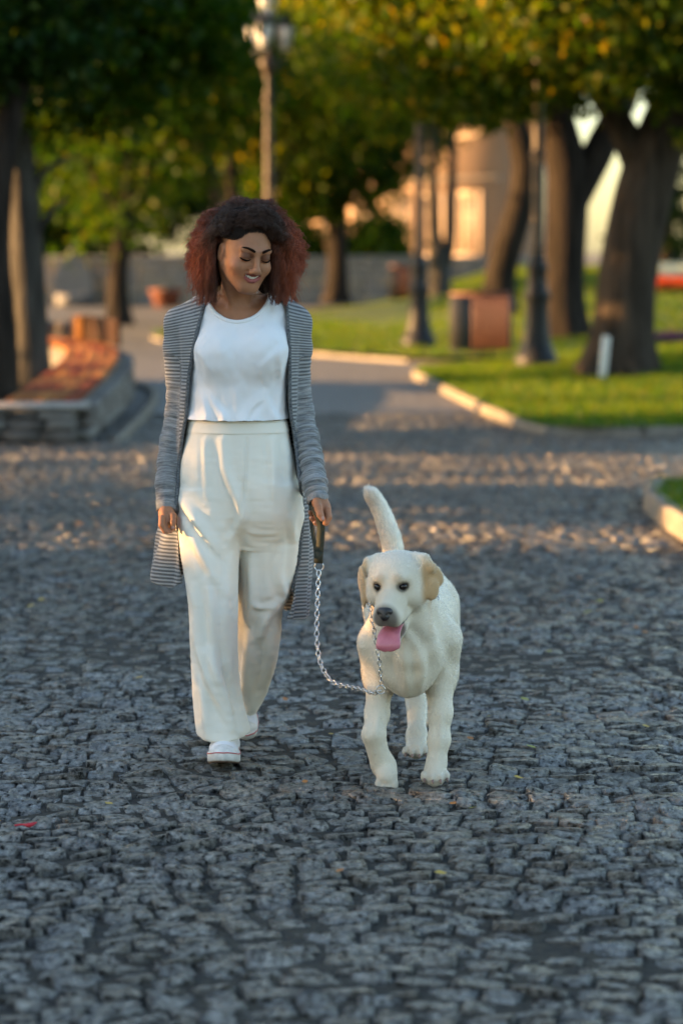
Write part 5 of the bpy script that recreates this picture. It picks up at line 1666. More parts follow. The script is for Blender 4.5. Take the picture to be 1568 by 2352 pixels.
FOLDS = [([(470, 1012), (472, 1070), (474, 1140)], .006, 6, 0.6), ([(510, 1012), (517, 1080), (534, 1125), (549, 1165), (553, 1198), (530, 1238)], .009, 9, 0.7),
         ([(566, 1008), (564, 1070), (558, 1140), (553, 1185)], -.004, 4, 1.0), ([(623, 1012), (625, 1080), (627, 1140)], .007, 7, 0.6), ([(655, 1020), (662, 1080), (668, 1140)], .004, 7, 0.7),
         ([(414, 1150), (450, 1200), (500, 1270)], .010, 8, 0.55), ([(424, 1210), (460, 1270), (512, 1360)], .009, 10, 0.55), ([(480, 1330), (487, 1400), (490, 1490), (500, 1560)], .009, 10, 0.7),
         ([(443, 1440), (462, 1510), (492, 1590), (536, 1672)], .013, 10, 0.5), ([(478, 1500), (505, 1570), (530, 1630)], .010, 9, 0.6), ([(520, 1540), (535, 1600), (548, 1668)], -.008, 8, 0.8),
         ([(460, 1560), (470, 1630), (478, 1700)], .006, 9, 0.8), ([(530, 1290), (520, 1380), (515, 1480)], .006, 12, 0.8), ([(430, 1330), (445, 1390), (450, 1460)], .006, 8, 0.7),
         ([(572, 1460), (565, 1530), (560, 1600)], .012, 9, 0.6), ([(640, 1385), (610, 1420), (590, 1470)], .010, 9, 0.7), ([(650, 1260), (640, 1320), (655, 1375)], .007, 9, 0.7), ([(600, 1480), (606, 1540), (590, 1610)], -.008, 12, 1),
         ([(560, 1218), (600, 1228), (640, 1222)], .002, 5, 0.8), ([(562, 1244), (590, 1255), (620, 1254)], .0018, 5, 0.8), ([(575, 1290), (578, 1360), (572, 1430)], .006, 9, 0.8),
         ([(668, 1190), (676, 1250), (668, 1330)], .006, 8, 0.7), ([(585, 1390), (600, 1398), (625, 1392)], .007, 6, 0.8)]
V = creases(V, N, [(a, b * 1.3, c, d) for a, b, c, d in FOLDS])
u_, v_ = proj(V)
wr = 0.0030 * vnoise(V * np.array((1, 1, 0.15)), 26, 33) + 0.0022 * vnoise(V * np.array((1, 1, 0.35)), 22, 31) + 0.0010 * vnoise(V * np.array((0.5, 1, 1.8)), 55, 32)
V = V + N * (wr * sstep(1000, 1060, v_))[:, None]
trousers = part('trousers', V, F, M_TROUSER)
# waistband and side seam stitching
P = HIP
band = Field((-0.50, 7.28, 1.00), (0.0, 7.58, 1.08), 0.003)
HA = np.array(sorted(HIP))
bz = [pt(0, v, 7.31)[2] for v in (1003, 988, 972)]
band.slices([(z_, *[float(smooth_interp(np.array([z_]), HA[:, 0], HA[:, i])[0]) for i in (1, 2, 3, 4)]) for z_ in bz], 0.0, power=2.3, grow=0.0022)
Vb, Fb = band.mesh(1)
part('waistband', Vb, Fb, M_WAIST, trousers)

# white top, bloused over the waistband
f = Field((-0.56, 7.26, 1.04), (-0.06, 7.62, 1.46), 0.003)
SH = rows([(684, 494, 612, 7.46, .062), (694, 462, 648, 7.46, .074), (712, 438, 670, 7.45, .090), (745, 432, 676, 7.44, .106), (790, 434, 672, 7.43, .120), (840, 438, 664, 7.425, .122), (890, 434, 660, 7.43, .116), (930, 430, 660, 7.43, .114),
           (955, 424, 663, 7.43, .121), (968, 422, 665, 7.43, .124), (979, 424, 663, 7.43, .120), (986, 430, 657, 7.43, .110), (990, 436, 652, 7.43, .10)])
f.slices(SH, 0.0)
for u in (506, 606): f.ell(pt(u, 808, 7.34), (0.060, 0.046, 0.060), k=0.06)
f.cone(pt(512, 690, 7.475), pt(458, 706, 7.47), 0.034, 0.036, 0.02); f.cone(pt(588, 690, 7.475), pt(648, 706, 7.47), 0.034, 0.036, 0.02)
nc = pt(545, 668, 7.36); rxn, rzn = 69 / 745, 66 / 745
f.op((-0.6, 7.0, 1.3), (0.1, 7.5, 1.6), lambda x, y, z: (np.sqrt(((x - nc[0]) / rxn) ** 2 + ((z - nc[2]) / rzn) ** 2) - 1) * rzn + 0 * y + np.maximum(0, y - 7.47), 0.0, 'cut')
f.op((-0.6, 7.0, 1.3), (0.1, 7.8, 1.6), lambda x, y, z: (np.sqrt(((x - nc[0] - 0.01) / 0.075) ** 2 + ((z - nc[2] - 0.01) / 0.078) ** 2) - 1) * 0.05 + 0 * y, 0.0, 'cut')
zh = pt(545, 979, 7.31)[2]
f.op((-0.7, 7.0, 1.0), (0.1, 7.8, 1.1), lambda x, y, z: z - (zh + 0.012 * ((x + 0.318) / 0.15) ** 2 + 0.0035 * np.sin(x * 58 + 1) + 0.0025 * np.sin(x * 141)) + 0 * y, 0.006, 'cut')
V, F = f.mesh(2); V, F = keep_big(V, F); del f
N = normals(V, F)
u_, v_ = proj(V)
hem = sstep(905, 972, v_)
g = 0.0045 * vnoise(V * np.array((1, 1, 0.5)), 38, 4) + 0.0030 * np.sin(V[:, 0] * 120 + 5 * vnoise(V, 7, 5))
V = V + N * (g * hem + 0.0036 * vnoise(V * np.array((1, 1, 0.35)), 24, 6) + 0.0018 * vnoise(V * np.array((1, 1, 0.6)), 60, 7))[:, None]
V = creases(V, N, [([(476, 962), (470, 935), (460, 905)], .006, 8, .6), ([(520, 972), (505, 945), (480, 915)], .006, 8, .6), ([(560, 975), (575, 940), (600, 915)], .006, 7, .6), ([(640, 970), (620, 940), (610, 905)], .006, 8, .6),
                    ([(655, 800), (630, 815), (600, 845)], .004, 8, .6), ([(600, 735), (612, 700), (620, 690)], .003, 6, .8), ([(452, 800), (470, 830), (480, 880)], .004, 8, .6), ([(640, 800), (645, 870), (640, 930)], .004, 7, .7), ([(540, 850), (545, 900), (540, 950)], .003, 12, .8)])
top = part('top', V, F, M_SHIRT)
# rib round the neckline
a = np.linspace(math.radians(184), math.radians(356), 46)
rim = []
fs_ = rows([])
SHa = np.array(sorted(SH))
for t in a:
    x, z = nc[0] + rxn * math.cos(t) * 1.06, nc[2] + rzn * math.sin(t) * 1.06
    cx, cy, rx, ry = (float(smooth_interp(np.array([z]), SHa[:, 0], SHa[:, i])[0]) for i in (1, 2, 3, 4))
    q = max(0.0, 1 - abs((x - cx) / rx) ** 2) ** 0.5
    rim.append((x, cy - ry * q - 0.0005, z))
rim = np.array(rim)
Vr, Fr = tube(rim, 0.0072, 8, flat=0.45)
# push the rib onto the cloth, whatever its folds
from mathutils.bvhtree import BVHTree
bv = BVHTree.FromPolygons([tuple(p) for p in V], [tuple(p) for p in F])
for i in range(len(rim)):
    h = bv.ray_cast(Vector((rim[i][0], 7.0, rim[i][2])), Vector((0, 1, 0)))
    if h[0] is not None: rim[i][1] = h[0].y
rim[:, 1] = np.convolve(np.r_[[rim[0, 1]] * 3, rim[:, 1], [rim[-1, 1]] * 3], np.ones(7) / 7, 'valid')
Vr, Fr = tube(rim, 0.0068, 8, flat=None)
part('neck_rib', Vr, Fr, M_SHIRT, top)

# grey knitted cardigan
M_KNIT, nt, b = new_mat('grey_striped_knit')
st_, fi_ = attr_node(nt, 'row'), attr_node(nt, 'fine')
NN, LL_ = nt.nodes.new, nt.links.new
tc = NN('ShaderNodeTexCoord'); mp = NN('ShaderNodeMapping'); mp.inputs['Scale'].default_value = (14, 14, 90)
LL_(tc.outputs['Object'], mp.inputs['Vector'])
n1 = NN('ShaderNodeTexNoise'); n1.inputs['Scale'].default_value = 1.0; n1.inputs['Detail'].default_value = 5; n1.inputs['Roughness'].default_value = 0.7
LL_(mp.outputs[0], n1.inputs['Vector'])
def mth(op, a, bb):
    n = NN('ShaderNodeMath'); n.operation = op
    for i, q in enumerate((a, bb)):
        if hasattr(q, 'links'): LL_(q, n.inputs[i])
        elif q is not None: n.inputs[i].default_value = q
    return n.outputs[0]
wv = mth('SINE', mth('ADD', mth('MULTIPLY', st_.outputs['Fac'], 2 * math.pi / 0.0115), mth('MULTIPLY', n1.outputs['Fac'], 3.2)), None)
cmb = NN('ShaderNodeCombineXYZ'); LL_(mth('MULTIPLY', st_.outputs['Fac'], 170.0), cmb.inputs['Z'])
sp = NN('ShaderNodeSeparateXYZ'); LL_(tc.outputs['Object'], sp.inputs[0])
LL_(mth('MULTIPLY', sp.outputs['X'], 16.0), cmb.inputs['X']); LL_(mth('MULTIPLY', sp.outputs['Y'], 16.0), cmb.inputs['Y'])
n2 = NN('ShaderNodeTexNoise'); n2.inputs['Scale'].default_value = 1.0; n2.inputs['Detail'].default_value = 5; n2.inputs['Roughness'].default_value = 0.75
LL_(cmb.outputs[0], n2.inputs['Vector'])
mixv = NN('ShaderNodeMix'); LL_(fi_.outputs['Fac'], mixv.inputs[0])
LL_(mth('ADD', mth('MULTIPLY', wv, 0.34), 0.5), mixv.inputs[2])
LL_(mth('ADD', mth('MULTIPLY', mth('SUBTRACT', n2.outputs['Fac'], 0.5), 2.4), 0.52), mixv.inputs[3])
rp = NN('ShaderNodeValToRGB')
rp.color_ramp.elements[0].position = 0.12; rp.color_ramp.elements[0].color = (0.065, 0.070, 0.078, 1)
rp.color_ramp.elements[1].position = 0.85; rp.color_ramp.elements[1].color = (0.35, 0.355, 0.36, 1)
LL_(mixv.outputs[0], rp.inputs['Fac']); LL_(rp.outputs[0], b.inputs['Base Color'])
b.inputs['Roughness'].default_value = 0.9; b.inputs['Sheen Weight'].default_value = 0.2; b.inputs['Specular IOR Level'].default_value = 0.15
bp = NN('ShaderNodeBump'); bp.inputs['Strength'].default_value = 0.5; bp.inputs['Distance'].default_value = 0.004
LL_(mixv.outputs[0], bp.inputs['Height']); LL_(bp.outputs['Normal'], b.inputs['Normal'])

CARD = rows([(684, 488, 622, 7.475, .066), (694, 452, 660, 7.47, .082), (712, 420, 690, 7.46, .102), (745, 404, 702, 7.455, .120), (790, 408, 696, 7.45, .134), (850, 412, 690, 7.45, .136), (920, 408, 688, 7.45, .132), (980, 402, 690, 7.455, .132),
             (1040, 396, 694, 7.46, .138), (1100, 390, 702, 7.47, .144), (1160, 382, 710, 7.475, .148), (1220, 366, 714, 7.485, .15), (1280, 355, 713, 7.50, .15), (1340, 345, 709, 7.515, .148), (1430, 340, 704, 7.53, .145)])
EDGE_L = [(680, 482), (700, 470), (760, 455), (800, 446), (860, 436), (920, 430), (960, 428), (1000, 420), (1060, 412), (1150, 408), (1200, 409), (1250, 414), (1300, 420), (1340, 424), (1430, 430)]
EDGE_R = [(680, 628), (700, 656), (760, 660), (800, 663), (860, 664), (920, 664), (960, 667), (1000, 674), (1060, 682), (1110, 688), (1160, 692), (1220, 692), (1300, 684), (1350, 672), (1400, 662), (1430, 656)]
eL, eR = np.array(EDGE_L, float), np.array(EDGE_R, float)
zL = np.array([pt(u, v, 7.33)[2] for v, u in EDGE_L]); xL = np.array([pt(u, v, 7.36)[0] for v, u in EDGE_L])
zR = np.array([pt(u, v, 7.33)[2] for v, u in EDGE_R]); xR = np.array([pt(u, v, 7.36)[0] for v, u in EDGE_R])
f = Field((-0.66, 7.20, 0.37), (0.04, 7.72, 1.46), 0.0038)
f.slices(CARD, 0.0, power=2.2)
f.slices(CARD, 0.0, 'cut', grow=-0.0075, power=2.2, ends=False)


def opening(x, y, z):
    zz = z.ravel()
    l = np.interp(zz, zL[::-1], xL[::-1]).reshape(z.shape); r = np.interp(zz, zR[::-1], xR[::-1]).reshape(z.shape)
    cyy = 7.47
    d = np.maximum(np.maximum(l - x, x - r), y - cyy)
    return d


f.op((-0.7, 7.0, 0.4), (0.1, 7.8, 1.6), opening, 0.0, 'cut')
# uneven hem: the tail hangs shorter on her right, longer on her left
hz = lambda x: np.interp(x, [-0.60, -0.535, -0.47, -0.30, -0.17, -0.08], [0.535, 0.515, 0.540, 0.49, 0.415, 0.405])
f.op((-0.7, 7.0, 0.3), (0.1, 7.8, 0.8), lambda x, y, z: z - hz(x) + 0 * y, 0.0, 'cut')
f.op((-0.7, 7.0, 1.33), (0.1, 7.8, 1.6), lambda x, y, z: (np.sqrt(((x - nc[0] - 0.005) / 0.088) ** 2 + ((z - nc[2] - 0.02) / 0.075) ** 2) - 1) * 0.05 + 0 * y, 0.0, 'cut')
f.cone(pt(462, 702, 7.47), SL_L[0], 0.034, 0.050, 0.02); f.cone(pt(648, 702, 7.47), SL_R[0], 0.034, 0.048, 0.02)
f.chain(SL_L, SR_L, 0.012); f.chain(SL_R, SR_R, 0.012)
f.cone(SL_L[-1] + (SL_L[-1] - SL_L[-2]) * 0.35, SL_L[-1] - (SL_L[-1] - SL_L[-2]) * 0.1, 0.028, 0.028, 0.0, 'cut'); f.cone(SL_R[-1] + (SL_R[-1] - SL_R[-2]) * 0.35, SL_R[-1] - (SL_R[-1] - SL_R[-2]) * 0.1, 0.028, 0.028, 0.0, 'cut')
V, F = f.mesh(2); V, F = keep_big(V, F, 0.01); del f
N = normals(V, F)


def along(P, chain):
    best = np.full(len(P), 9.0); s = np.zeros(len(P)); acc = 0.0
    for a, b in zip(chain[:-1], chain[1:]):
        ab = b - a; L = np.linalg.norm(ab)
        t = np.clip((P - a) @ ab / L ** 2, 0, 1)
        d = np.linalg.norm(P - a - t[:, None] * ab, axis=1)
        m = d < best
        best = np.where(m, d, best); s = np.where(m, acc + t * L, s); acc += L
    return best, s


dl, sl = along(V, SL_L); dr, sr = along(V, SL_R)
arm_w = np.maximum(sstep(0.062, 0.050, dl) * sstep(0.06, 0.12, sl), sstep(0.060, 0.048, dr) * sstep(0.06, 0.12, sr))
is_l = dl < dr
srow = np.where(is_l, -sl, -sr) * 1.02
# the shoulder yoke curves over the shoulder
yoke = V[:, 2] + 0.55 * np.abs(V[:, 0] + 0.32) * sstep(1.15, 1.40, V[:, 2]) * 0.6
rowv = np.where(arm_w > 0.5, srow + 0.2, yoke)
wr = np.where(arm_w > 0.5, np.where(is_l, 0.0009, 0.0030 * sstep(0.28, 0.42, sr) + 0.0008) * np.sin(np.where(is_l, sl, sr) * 230 + 5 * vnoise(V, 13, 8)) + 0.0022 * vnoise(V, 30, 9), 0.0)
pl = np.where(arm_w < 0.5, 0.010 * np.sin(V[:, 0] * 105 + V[:, 1] * 60 + 0.8 * vnoise(V, 6, 11)) * sstep(0.95, 0.60, V[:, 2]) + 0.004 * vnoise(V * np.array((1.6, 1.6, 0.3)), 24, 12), 0.0)
side_dir = np.stack([N[:, 0], N[:, 1], 0 * N[:, 2]], 1)
# folds move both faces of the cloth the same way
cen = np.array((-0.31, 7.46, 0))
rdir = V - cen; rdir[:, 2] = 0; rdir /= np.linalg.norm(rdir, axis=1)[:, None]
V = V + N * wr[:, None] + rdir * pl[:, None]
fine = np.clip(arm_w * sstep(0.16, 0.22, np.where(is_l, sl, sr)), 0, 1)
card = part('cardigan', V, F, M_KNIT, attrs={'row': rowv, 'fine': fine})
# front bands
bvh = BVHTree.FromPolygons([tuple(p) for p in V], [tuple(p) for p in F])
M_BAND = pmat('dark_grey_knit_band', (0.06, 0.066, 0.075), (0.20, 0.21, 0.22), 120, 0.9, 0.4, 200, 'Object', stretch=(1, 1, 3), spec=0.1)
for e, sgn in ((EDGE_L, 1), (EDGE_R, -1)):
    P = []
    vlast = 1320 if sgn > 0 else 1412
    for v in np.arange(690, vlast, 8.0):
        u = np.interp(v, [q[0] for q in e], [q[1] for q in e])
        x, z = pt(u, v, 7.36)[0], pt(u, v, 7.33)[2]
        h = bvh.ray_cast(Vector((x - sgn * 0.006, 7.0, z)), Vector((0, 1, 0)))
        if h[0] is not None and h[0].y < 7.52: P.append((x - sgn * 0.002, h[0].y - 0.001, z))
    if len(P) > 6:
        P = np.array(P); P[:, 1] = np.convolve(np.r_[[P[0, 1]] * 2, P[:, 1], [P[-1, 1]] * 2], np.ones(5) / 5, 'valid')
        Vt, Ft = tube(P, 0.0058, 8); part('front_band', Vt, Ft, M_BAND, card)

# --- canvas shoes
M_CANVAS = cloth_mat('white_canvas', (0.78, 0.78, 0.80), (0.70, 0.70, 0.73), 900)
M_RUBBER = pmat('white_rubber', (0.74, 0.73, 0.70), (0.60, 0.58, 0.55), 60, 0.5, 0.5, 240, bdist=0.003)
M_REDLINE = pmat('red_rubber_line', (0.45, 0.02, 0.025), None, rough=0.5)
M_LACE = pmat('white_laces', (0.80, 0.80, 0.80), (0.72, 0.72, 0.72), 200, 0.9)
M_EYELET = pmat('metal_eyelet', (0.55, 0.55, 0.55), None, rough=0.3, metal=1.0)
M_OUTSOLE = pmat('brown_gum_outsole', (0.10, 0.06, 0.035), (0.07, 0.04, 0.025), 60, 0.7)


def foot_outline(n, grow=0.0):
    """sole outline, toe at -y, heel at +y, length 0.265"""
    t = np.arange(n) / n * 2 * math.pi
    y = -np.cos(t) * 0.1325
    q = (y + 0.1325) / 0.265
    half = np.interp(q, [0, 0.03, 0.1, 0.25, 0.35, 0.55, 0.7, 0.85, 0.95, 1.0], [0.0, 0.022, 0.038, 0.0475, 0.0475, 0.040, 0.036, 0.034, 0.024, 0.0])
    cx = np.interp(q, [0, 0.3, 0.6, 1.0], [0.008, 0.002, -0.002, 0.0])
    x = cx + np.sign(np.sin(t)) * half
    P = np.c_[x, y]
    c = np.array((0.0, 0.0))
    d = P - c; r = np.linalg.norm(d, axis=1)[:, None]
    return c + d * (1 + grow / r)


def ring_solid(levels, n=48, close_top=True):
    """levels: (grow, z, toe spring)"""
    V = []
    for g_, z in levels:
        O = foot_outline(n, g_)
        spring = 0.012 * np.clip((-O[:, 1] - 0.05) / 0.08, 0, 1) ** 2
        V.append(np.c_[O, z + spring])
    V = np.concatenate(V); k = np.arange(n); F = []
    for i in range(len(levels) - 1):
        F.append(np.stack([i * n + k, i * n + (k + 1) % n, (i + 1) * n + (k + 1) % n, (i + 1) * n + k], -1))
    F = [np.concatenate(F)]
    m = len(V)
    V = np.concatenate([V, [V[:n].mean(0)], [V[-n:].mean(0)]])
    F.append(np.concatenate([np.stack([np.full(n, m), (k + 1) % n, k], -1), np.stack([np.full(n, m + 1), m - n + k, m - n + (k + 1) % n], -1)]))
    return V, F


def make_shoe(M):
    """a low canvas shoe: upper > sole, outsole, stripe, laces, eyelets"""
    T = lambda V: (np.asarray(V) @ np.array(M)[:3, :3].T + np.array(M)[:3, 3])
    s = Field((-0.075, -0.16, -0.01), (0.075, 0.16, 0.17), 0.0035)
    # upper
    s.cone((0.006, -0.088, 0.036), (0.0, -0.04, 0.040), 0.034, 0.036, 0.0, sq=(1.2, 1, 0.72))
    s.cone((0.0, -0.05, 0.050), (-0.002, 0.01, 0.084), 0.034, 0.036, 0.02, sq=(1.0, 1, 0.95))
    s.cone((-0.002, 0.0, 0.075), (-0.002, 0.06, 0.100), 0.036, 0.037, 0.02)
    s.cone((-0.002, 0.095, 0.045), (-0.002, 0.09, 0.095), 0.036, 0.035, 0.02)
    s.cone((-0.002, 0.055, 0.085), (-0.002, 0.065, 0.13), 0.037, 0.038, 0.02)
    s.cone((-0.002, 0.03, 0.030), (-0.002, 0.095, 0.030), 0.032, 0.034, 0.02)
    s.op((-1, -1, -1), (1, 1, 0.02), lambda x, y, z: z - 0.014 + 0 * x + 0 * y, 0, 'cut')
    Vu, Fu = s.mesh(2)
    sh = part('shoe', T(Vu), Fu, M_CANVAS)
    Vs, Fs = ring_solid([(0.0005, 0.005), (0.004, 0.008), (0.004, 0.030), (0.0015, 0.033)]); part('sole', T(Vs), Fs, M_RUBBER, sh)
    Vs, Fs = ring_solid([(-0.004, 0.0), (0.0015, 0.001), (0.0015, 0.0048)]); part('outsole', T(Vs), Fs, M_OUTSOLE, sh)
    Vs, Fs = ring_solid([(0.0035, 0.0275), (0.0052, 0.028), (0.0052, 0.0305), (0.0035, 0.031)]); part('sole_stripe', T(Vs), Fs, M_REDLINE, sh)
    # rubber toe cap
    c = Field((-0.07, -0.16, 0.0), (0.07, -0.06, 0.09), 0.003)
    c.cone((0.006, -0.090, 0.036), (0.003, -0.064, 0.039), 0.036, 0.036, 0.0, sq=(1.2, 1, 0.72))
    c.op((-1, -1, -1), (1, 1, 1), lambda x, y, z: -0.074 - 30 * 0 * x - y + 6 * x * x + 0 * z - 0.012, 0, 'cut') if False else None
    c.op((-1, -1, -1), (1, 1, 1), lambda x, y, z: -(y + 0.088 + 5.0 * x * x) + 0 * z, 0, 'cut')
    c.op((-1, -1, -1), (1, 1, 1), lambda x, y, z: z - 0.014 + 0 * x + 0 * y, 0, 'cut')
    Vc, Fc = c.mesh(1); part('toe_cap', T(Vc), Fc, M_RUBBER, sh)
    bvs = BVHTree.FromPolygons([tuple(p) for p in Vu], [tuple(p) for p in Fu])
    def onto(x, y, up=0.002):
        h = bvs.ray_cast(Vector((x, y - 0.05, 0.3)), Vector((0, 0.17, -1)).normalized())
        return np.array(h[0]) + np.array((0, -0.35, 1)) * up if h[0] is not None else np.array((x, y, 0.07))
    prev = None
    for k in range(6):
        y = -0.056 + 0.0165 * k
        hw = 0.0155 + 0.0015 * k
        mid = [onto(x, y + 0.004 * math.cos(x * 90), 0.003) for x in np.linspace(-hw, hw, 7)]
        Vl, Fl = tube(mid, 0.0030, 6); part('lace', T(Vl), Fl, M_LACE, sh)
        for x in (-hw - 0.002, hw + 0.002):
            p = onto(x, y, 0.001)
            m_ = MB().lathe([(0.0016, 0.001), (0.0036, 0.0014), (0.0036, -0.001)], 10, Matrix.Translation(p))
            Vl = m_.V[0]; part('eyelet', T(Vl), m_.F4[0], M_EYELET, sh)
    for sgn in (-1, 1):
        p = onto(0.002, 0.02, 0.004)
        loop = spline([p, p + (sgn * 0.012, -0.012, 0.004), p + (sgn * 0.028, -0.018, -0.004), p + (sgn * 0.024, -0.004, -0.001), p], 14)
        Vl, Fl = tube(loop, 0.0022, 6); part('lace', T(Vl), Fl, M_LACE, sh)
    return sh


gA = gnd(512, 1769)
# the right shoe lands heel first: toe slightly raised
MA = Matrix.Translation((gA[0], gA[1] + 0.128, 0.002)) @ Matrix.Rotation(math.radians(-3), 4, 'Z') @ Matrix.Rotation(math.radians(-4.0), 4, 'X')
MA.translation.z += 0.001
make_shoe(MA)
gB = gnd(557, 1704)
# the left shoe pushes off from its toe, heel up
MBm = Matrix.Translation((gB[0], gB[1] + 0.02, 0.0)) @ Matrix.Rotation(math.radians(9), 4, 'Z') @ Matrix.Rotation(math.radians(38), 4, 'X') @ Matrix.Translation((0, 0.118, 0.003))
make_shoe(MBm)


# ------------------------------------------------------------------ the dog
DB = np.array((pt(945, 1700, 7.2)[0], 7.25, 0.0))
dog = empty('dog', DB, label='pale yellow retriever with its pink tongue out, walking on a chain leash', cat='dog')


def dpart(name, V, F, mat, parent=None, smooth=True, attrs=None):
    return obj(name, np.asarray(V) - DB, F, mat, dog if parent is None else parent, smooth, attrs)


DSC = 1.06
DM = rot(math.radians(-14), math.radians(10), math.radians(-3))
DO = pt(897, 1349, 6.83) - DM @ np.array((0, -0.055, 0.012)) * DSC     # between the eyes


def dp(x, y, z): return DO + DSC * DM @ np.array((x, y, z))


def dl_(P): return (np.asarray(P) - DO) @ DM / DSC


f = Field((-0.03, 6.62, -0.012), (0.44, 8.02, 0.80), 0.0045)
# trunk: chest, ribs, loin, rump
cx = lambda u, Y: pt(u, 1500, Y)[0]
f.ell((cx(938, 7.02), 7.03, 0.395), (0.110, 0.12, 0.135), k=0.0)
f.ell((cx(944, 7.16), 7.16, 0.415), (0.126, 0.15, 0.145), k=0.04)
f.ell((cx(952, 7.34), 7.34, 0.425), (0.132, 0.17, 0.140), k=0.05)
f.ell((cx(952, 7.55), 7.55, 0.440), (0.118, 0.16, 0.115), k=0.06)
f.ell((cx(946, 7.70), 7.70, 0.445), (0.118, 0.12, 0.115), k=0.05)
f.ell((cx(940, 6.96), 6.965, 0.335), (0.062, 0.055, 0.075), k=0.05)              # breastbone
# neck
f.cone((cx(935, 7.06), 7.06, 0.470), DO + DM @ np.array((0.0, 0.075, -0.02)), 0.108, 0.080, 0.05)
f.cone((cx(930, 7.00), 7.00, 0.43), DO + DM @ np.array((0.0, 0.045, -0.05)), 0.085, 0.062, 0.05)
# front legs: the dog's right one lifted and bent at the wrist, its left one planted
fr = [(cx(868, 7.06), 7.07, 0.40), (cx(872, 7.06), 7.08, 0.30), pt(866, 1640, 7.02), pt(858, 1688, 6.965), pt(868, 1725, 6.975), pt(880, 1758, 6.985), pt(888, 1778, 6.975)]
f.chain(fr, [0.064, 0.047, 0.0285, 0.0285, 0.023, 0.028, 0.0245], 0.03)
fl = [(cx(1008, 7.06), 7.07, 0.41), (cx(1010, 7.06), 7.08, 0.30), pt(1012, 1640, 7.03), pt(1010, 1700, 7.01), pt(1003, 1752, 6.995), pt(999, 1786, 6.965)]
f.chain(fl, [0.066, 0.047, 0.030, 0.0275, 0.0245, 0.030], 0.03)
# hind legs: right one reaching forward between the forelegs, left one behind
def leg(P, R, k=0.03): f.chain(P, R, k)
hr_ = [(cx(905, 7.62), 7.66, 0.42), (cx(908, 7.5), 7.50, 0.33), (pt(955, 1628, 7.58)[0], 7.58, 0.185), pt(957, 1690, 7.40), pt(955, 1722, 7.335)]
f.chain(hr_, [0.100, 0.080, 0.036, 0.0265, 0.029], 0.03)
hl_ = [(cx(985, 7.62), 7.68, 0.42), (cx(992, 7.6), 7.60, 0.32), (cx(1000, 7.9), 7.86, 0.20), (cx(1002, 7.9), 7.82, 0.085), (cx(1002, 7.8), 7.80, 0.03)]
f.chain(hl_, [0.100, 0.085, 0.038, 0.027, 0.028], 0.03)


def paw(c, yaw, s=1.0, pitch=0.0, spread=1.0):
    """four toes side by side, claws separate"""
    R = rot(yaw, pitch, 0)
    c = np.asarray(c, float)
    f.ell(c + R @ np.array((0, 0.012, 0.026)) * s, np.array((0.029, 0.030, 0.024)) * s, R, 0.016)
    out = []
    for x, y in spread * np.array(((-0.033, -0.014), (-0.0115, -0.034), (0.0115, -0.034), (0.033, -0.014))):
        p = c + R @ np.array((x, y, 0.019)) * s
        f.ell(p, np.array((0.0105, 0.021, 0.0165)) * s, R, 0.003)
        out.append((p + R @ np.array((0, -0.017, -0.004)) * s, R))
    return out


CL = []
g1 = gnd(998, 1800); CL += paw((g1[0], g1[1] + 0.02, 0.002), math.radians(4), 1.02)
g2 = gnd(955, 1741); CL += paw((g2[0], g2[1] + 0.02, 0.002), math.radians(-2), 0.95)
paw(hl_[-1] * np.array((1, 1, 0)) + np.array((0, -0.01, 0.002)), 0.0, 0.95)
pw = pt(889, 1782, 6.965); CL += paw(pw + np.array((0, 0.0, -0.024)), math.radians(-8), 0.98, math.radians(55), 0.72)
# skull, muzzle, jaw (local: front is -y)
E = lambda c, r, k=0.012, mode='add': f.ell(dp(*c), np.array(r) * DSC, DM, k, mode)
Cn = lambda a, b, r1, r2, k=0.012, mode='add', sq=(1, 1, 1): f.cone(dp(*a), dp(*b), r1 * DSC, r2 * DSC, k, mode, sq)
E((0, 0.030, 0.030), (0.079, 0.082, 0.056), 0.03)
E((0, -0.005, 0.018), (0.064, 0.064, 0.052), 0.02)
for s in (-1, 1):
    E((s * 0.048, 0.000, -0.022), (0.036, 0.048, 0.042), 0.03)                     # cheek
    E((s * 0.027, -0.046, 0.034), (0.020, 0.020, 0.014), 0.02)                     # brow
Cn((0, -0.045, -0.010), (0, -0.120, -0.036), 0.042, 0.033, 0.02, sq=(1, 1, 0.95))
for s in (-1, 1):
    Cn((s * 0.016, -0.075, -0.040), (s * 0.017, -0.120, -0.052), 0.026, 0.024, 0.012)     # flews
    Cn((s * 0.024, -0.030, -0.060), (s * 0.020, -0.085, -0.066), 0.020, 0.018, 0.012)     # hanging lip
Cn((0, -0.060, -0.010), (0, -0.128, -0.026), 0.019, 0.018, 0.015)                  # bridge
for s in (-1, 1): E((s * 0.0355, -0.060, 0.014), (0.014, 0.012, 0.0095), 0.008, 'cut')
# open mouth: cut, then the lower jaw
Cn((0, -0.035, -0.086), (0, -0.150, -0.098), 0.024, 0.018, 0.006, 'cut', sq=(1.6, 1, 0.85))
Cn((0, -0.005, -0.095), (0, -0.092, -0.130), 0.030, 0.020, 0.012, sq=(1.15, 1, 0.7))
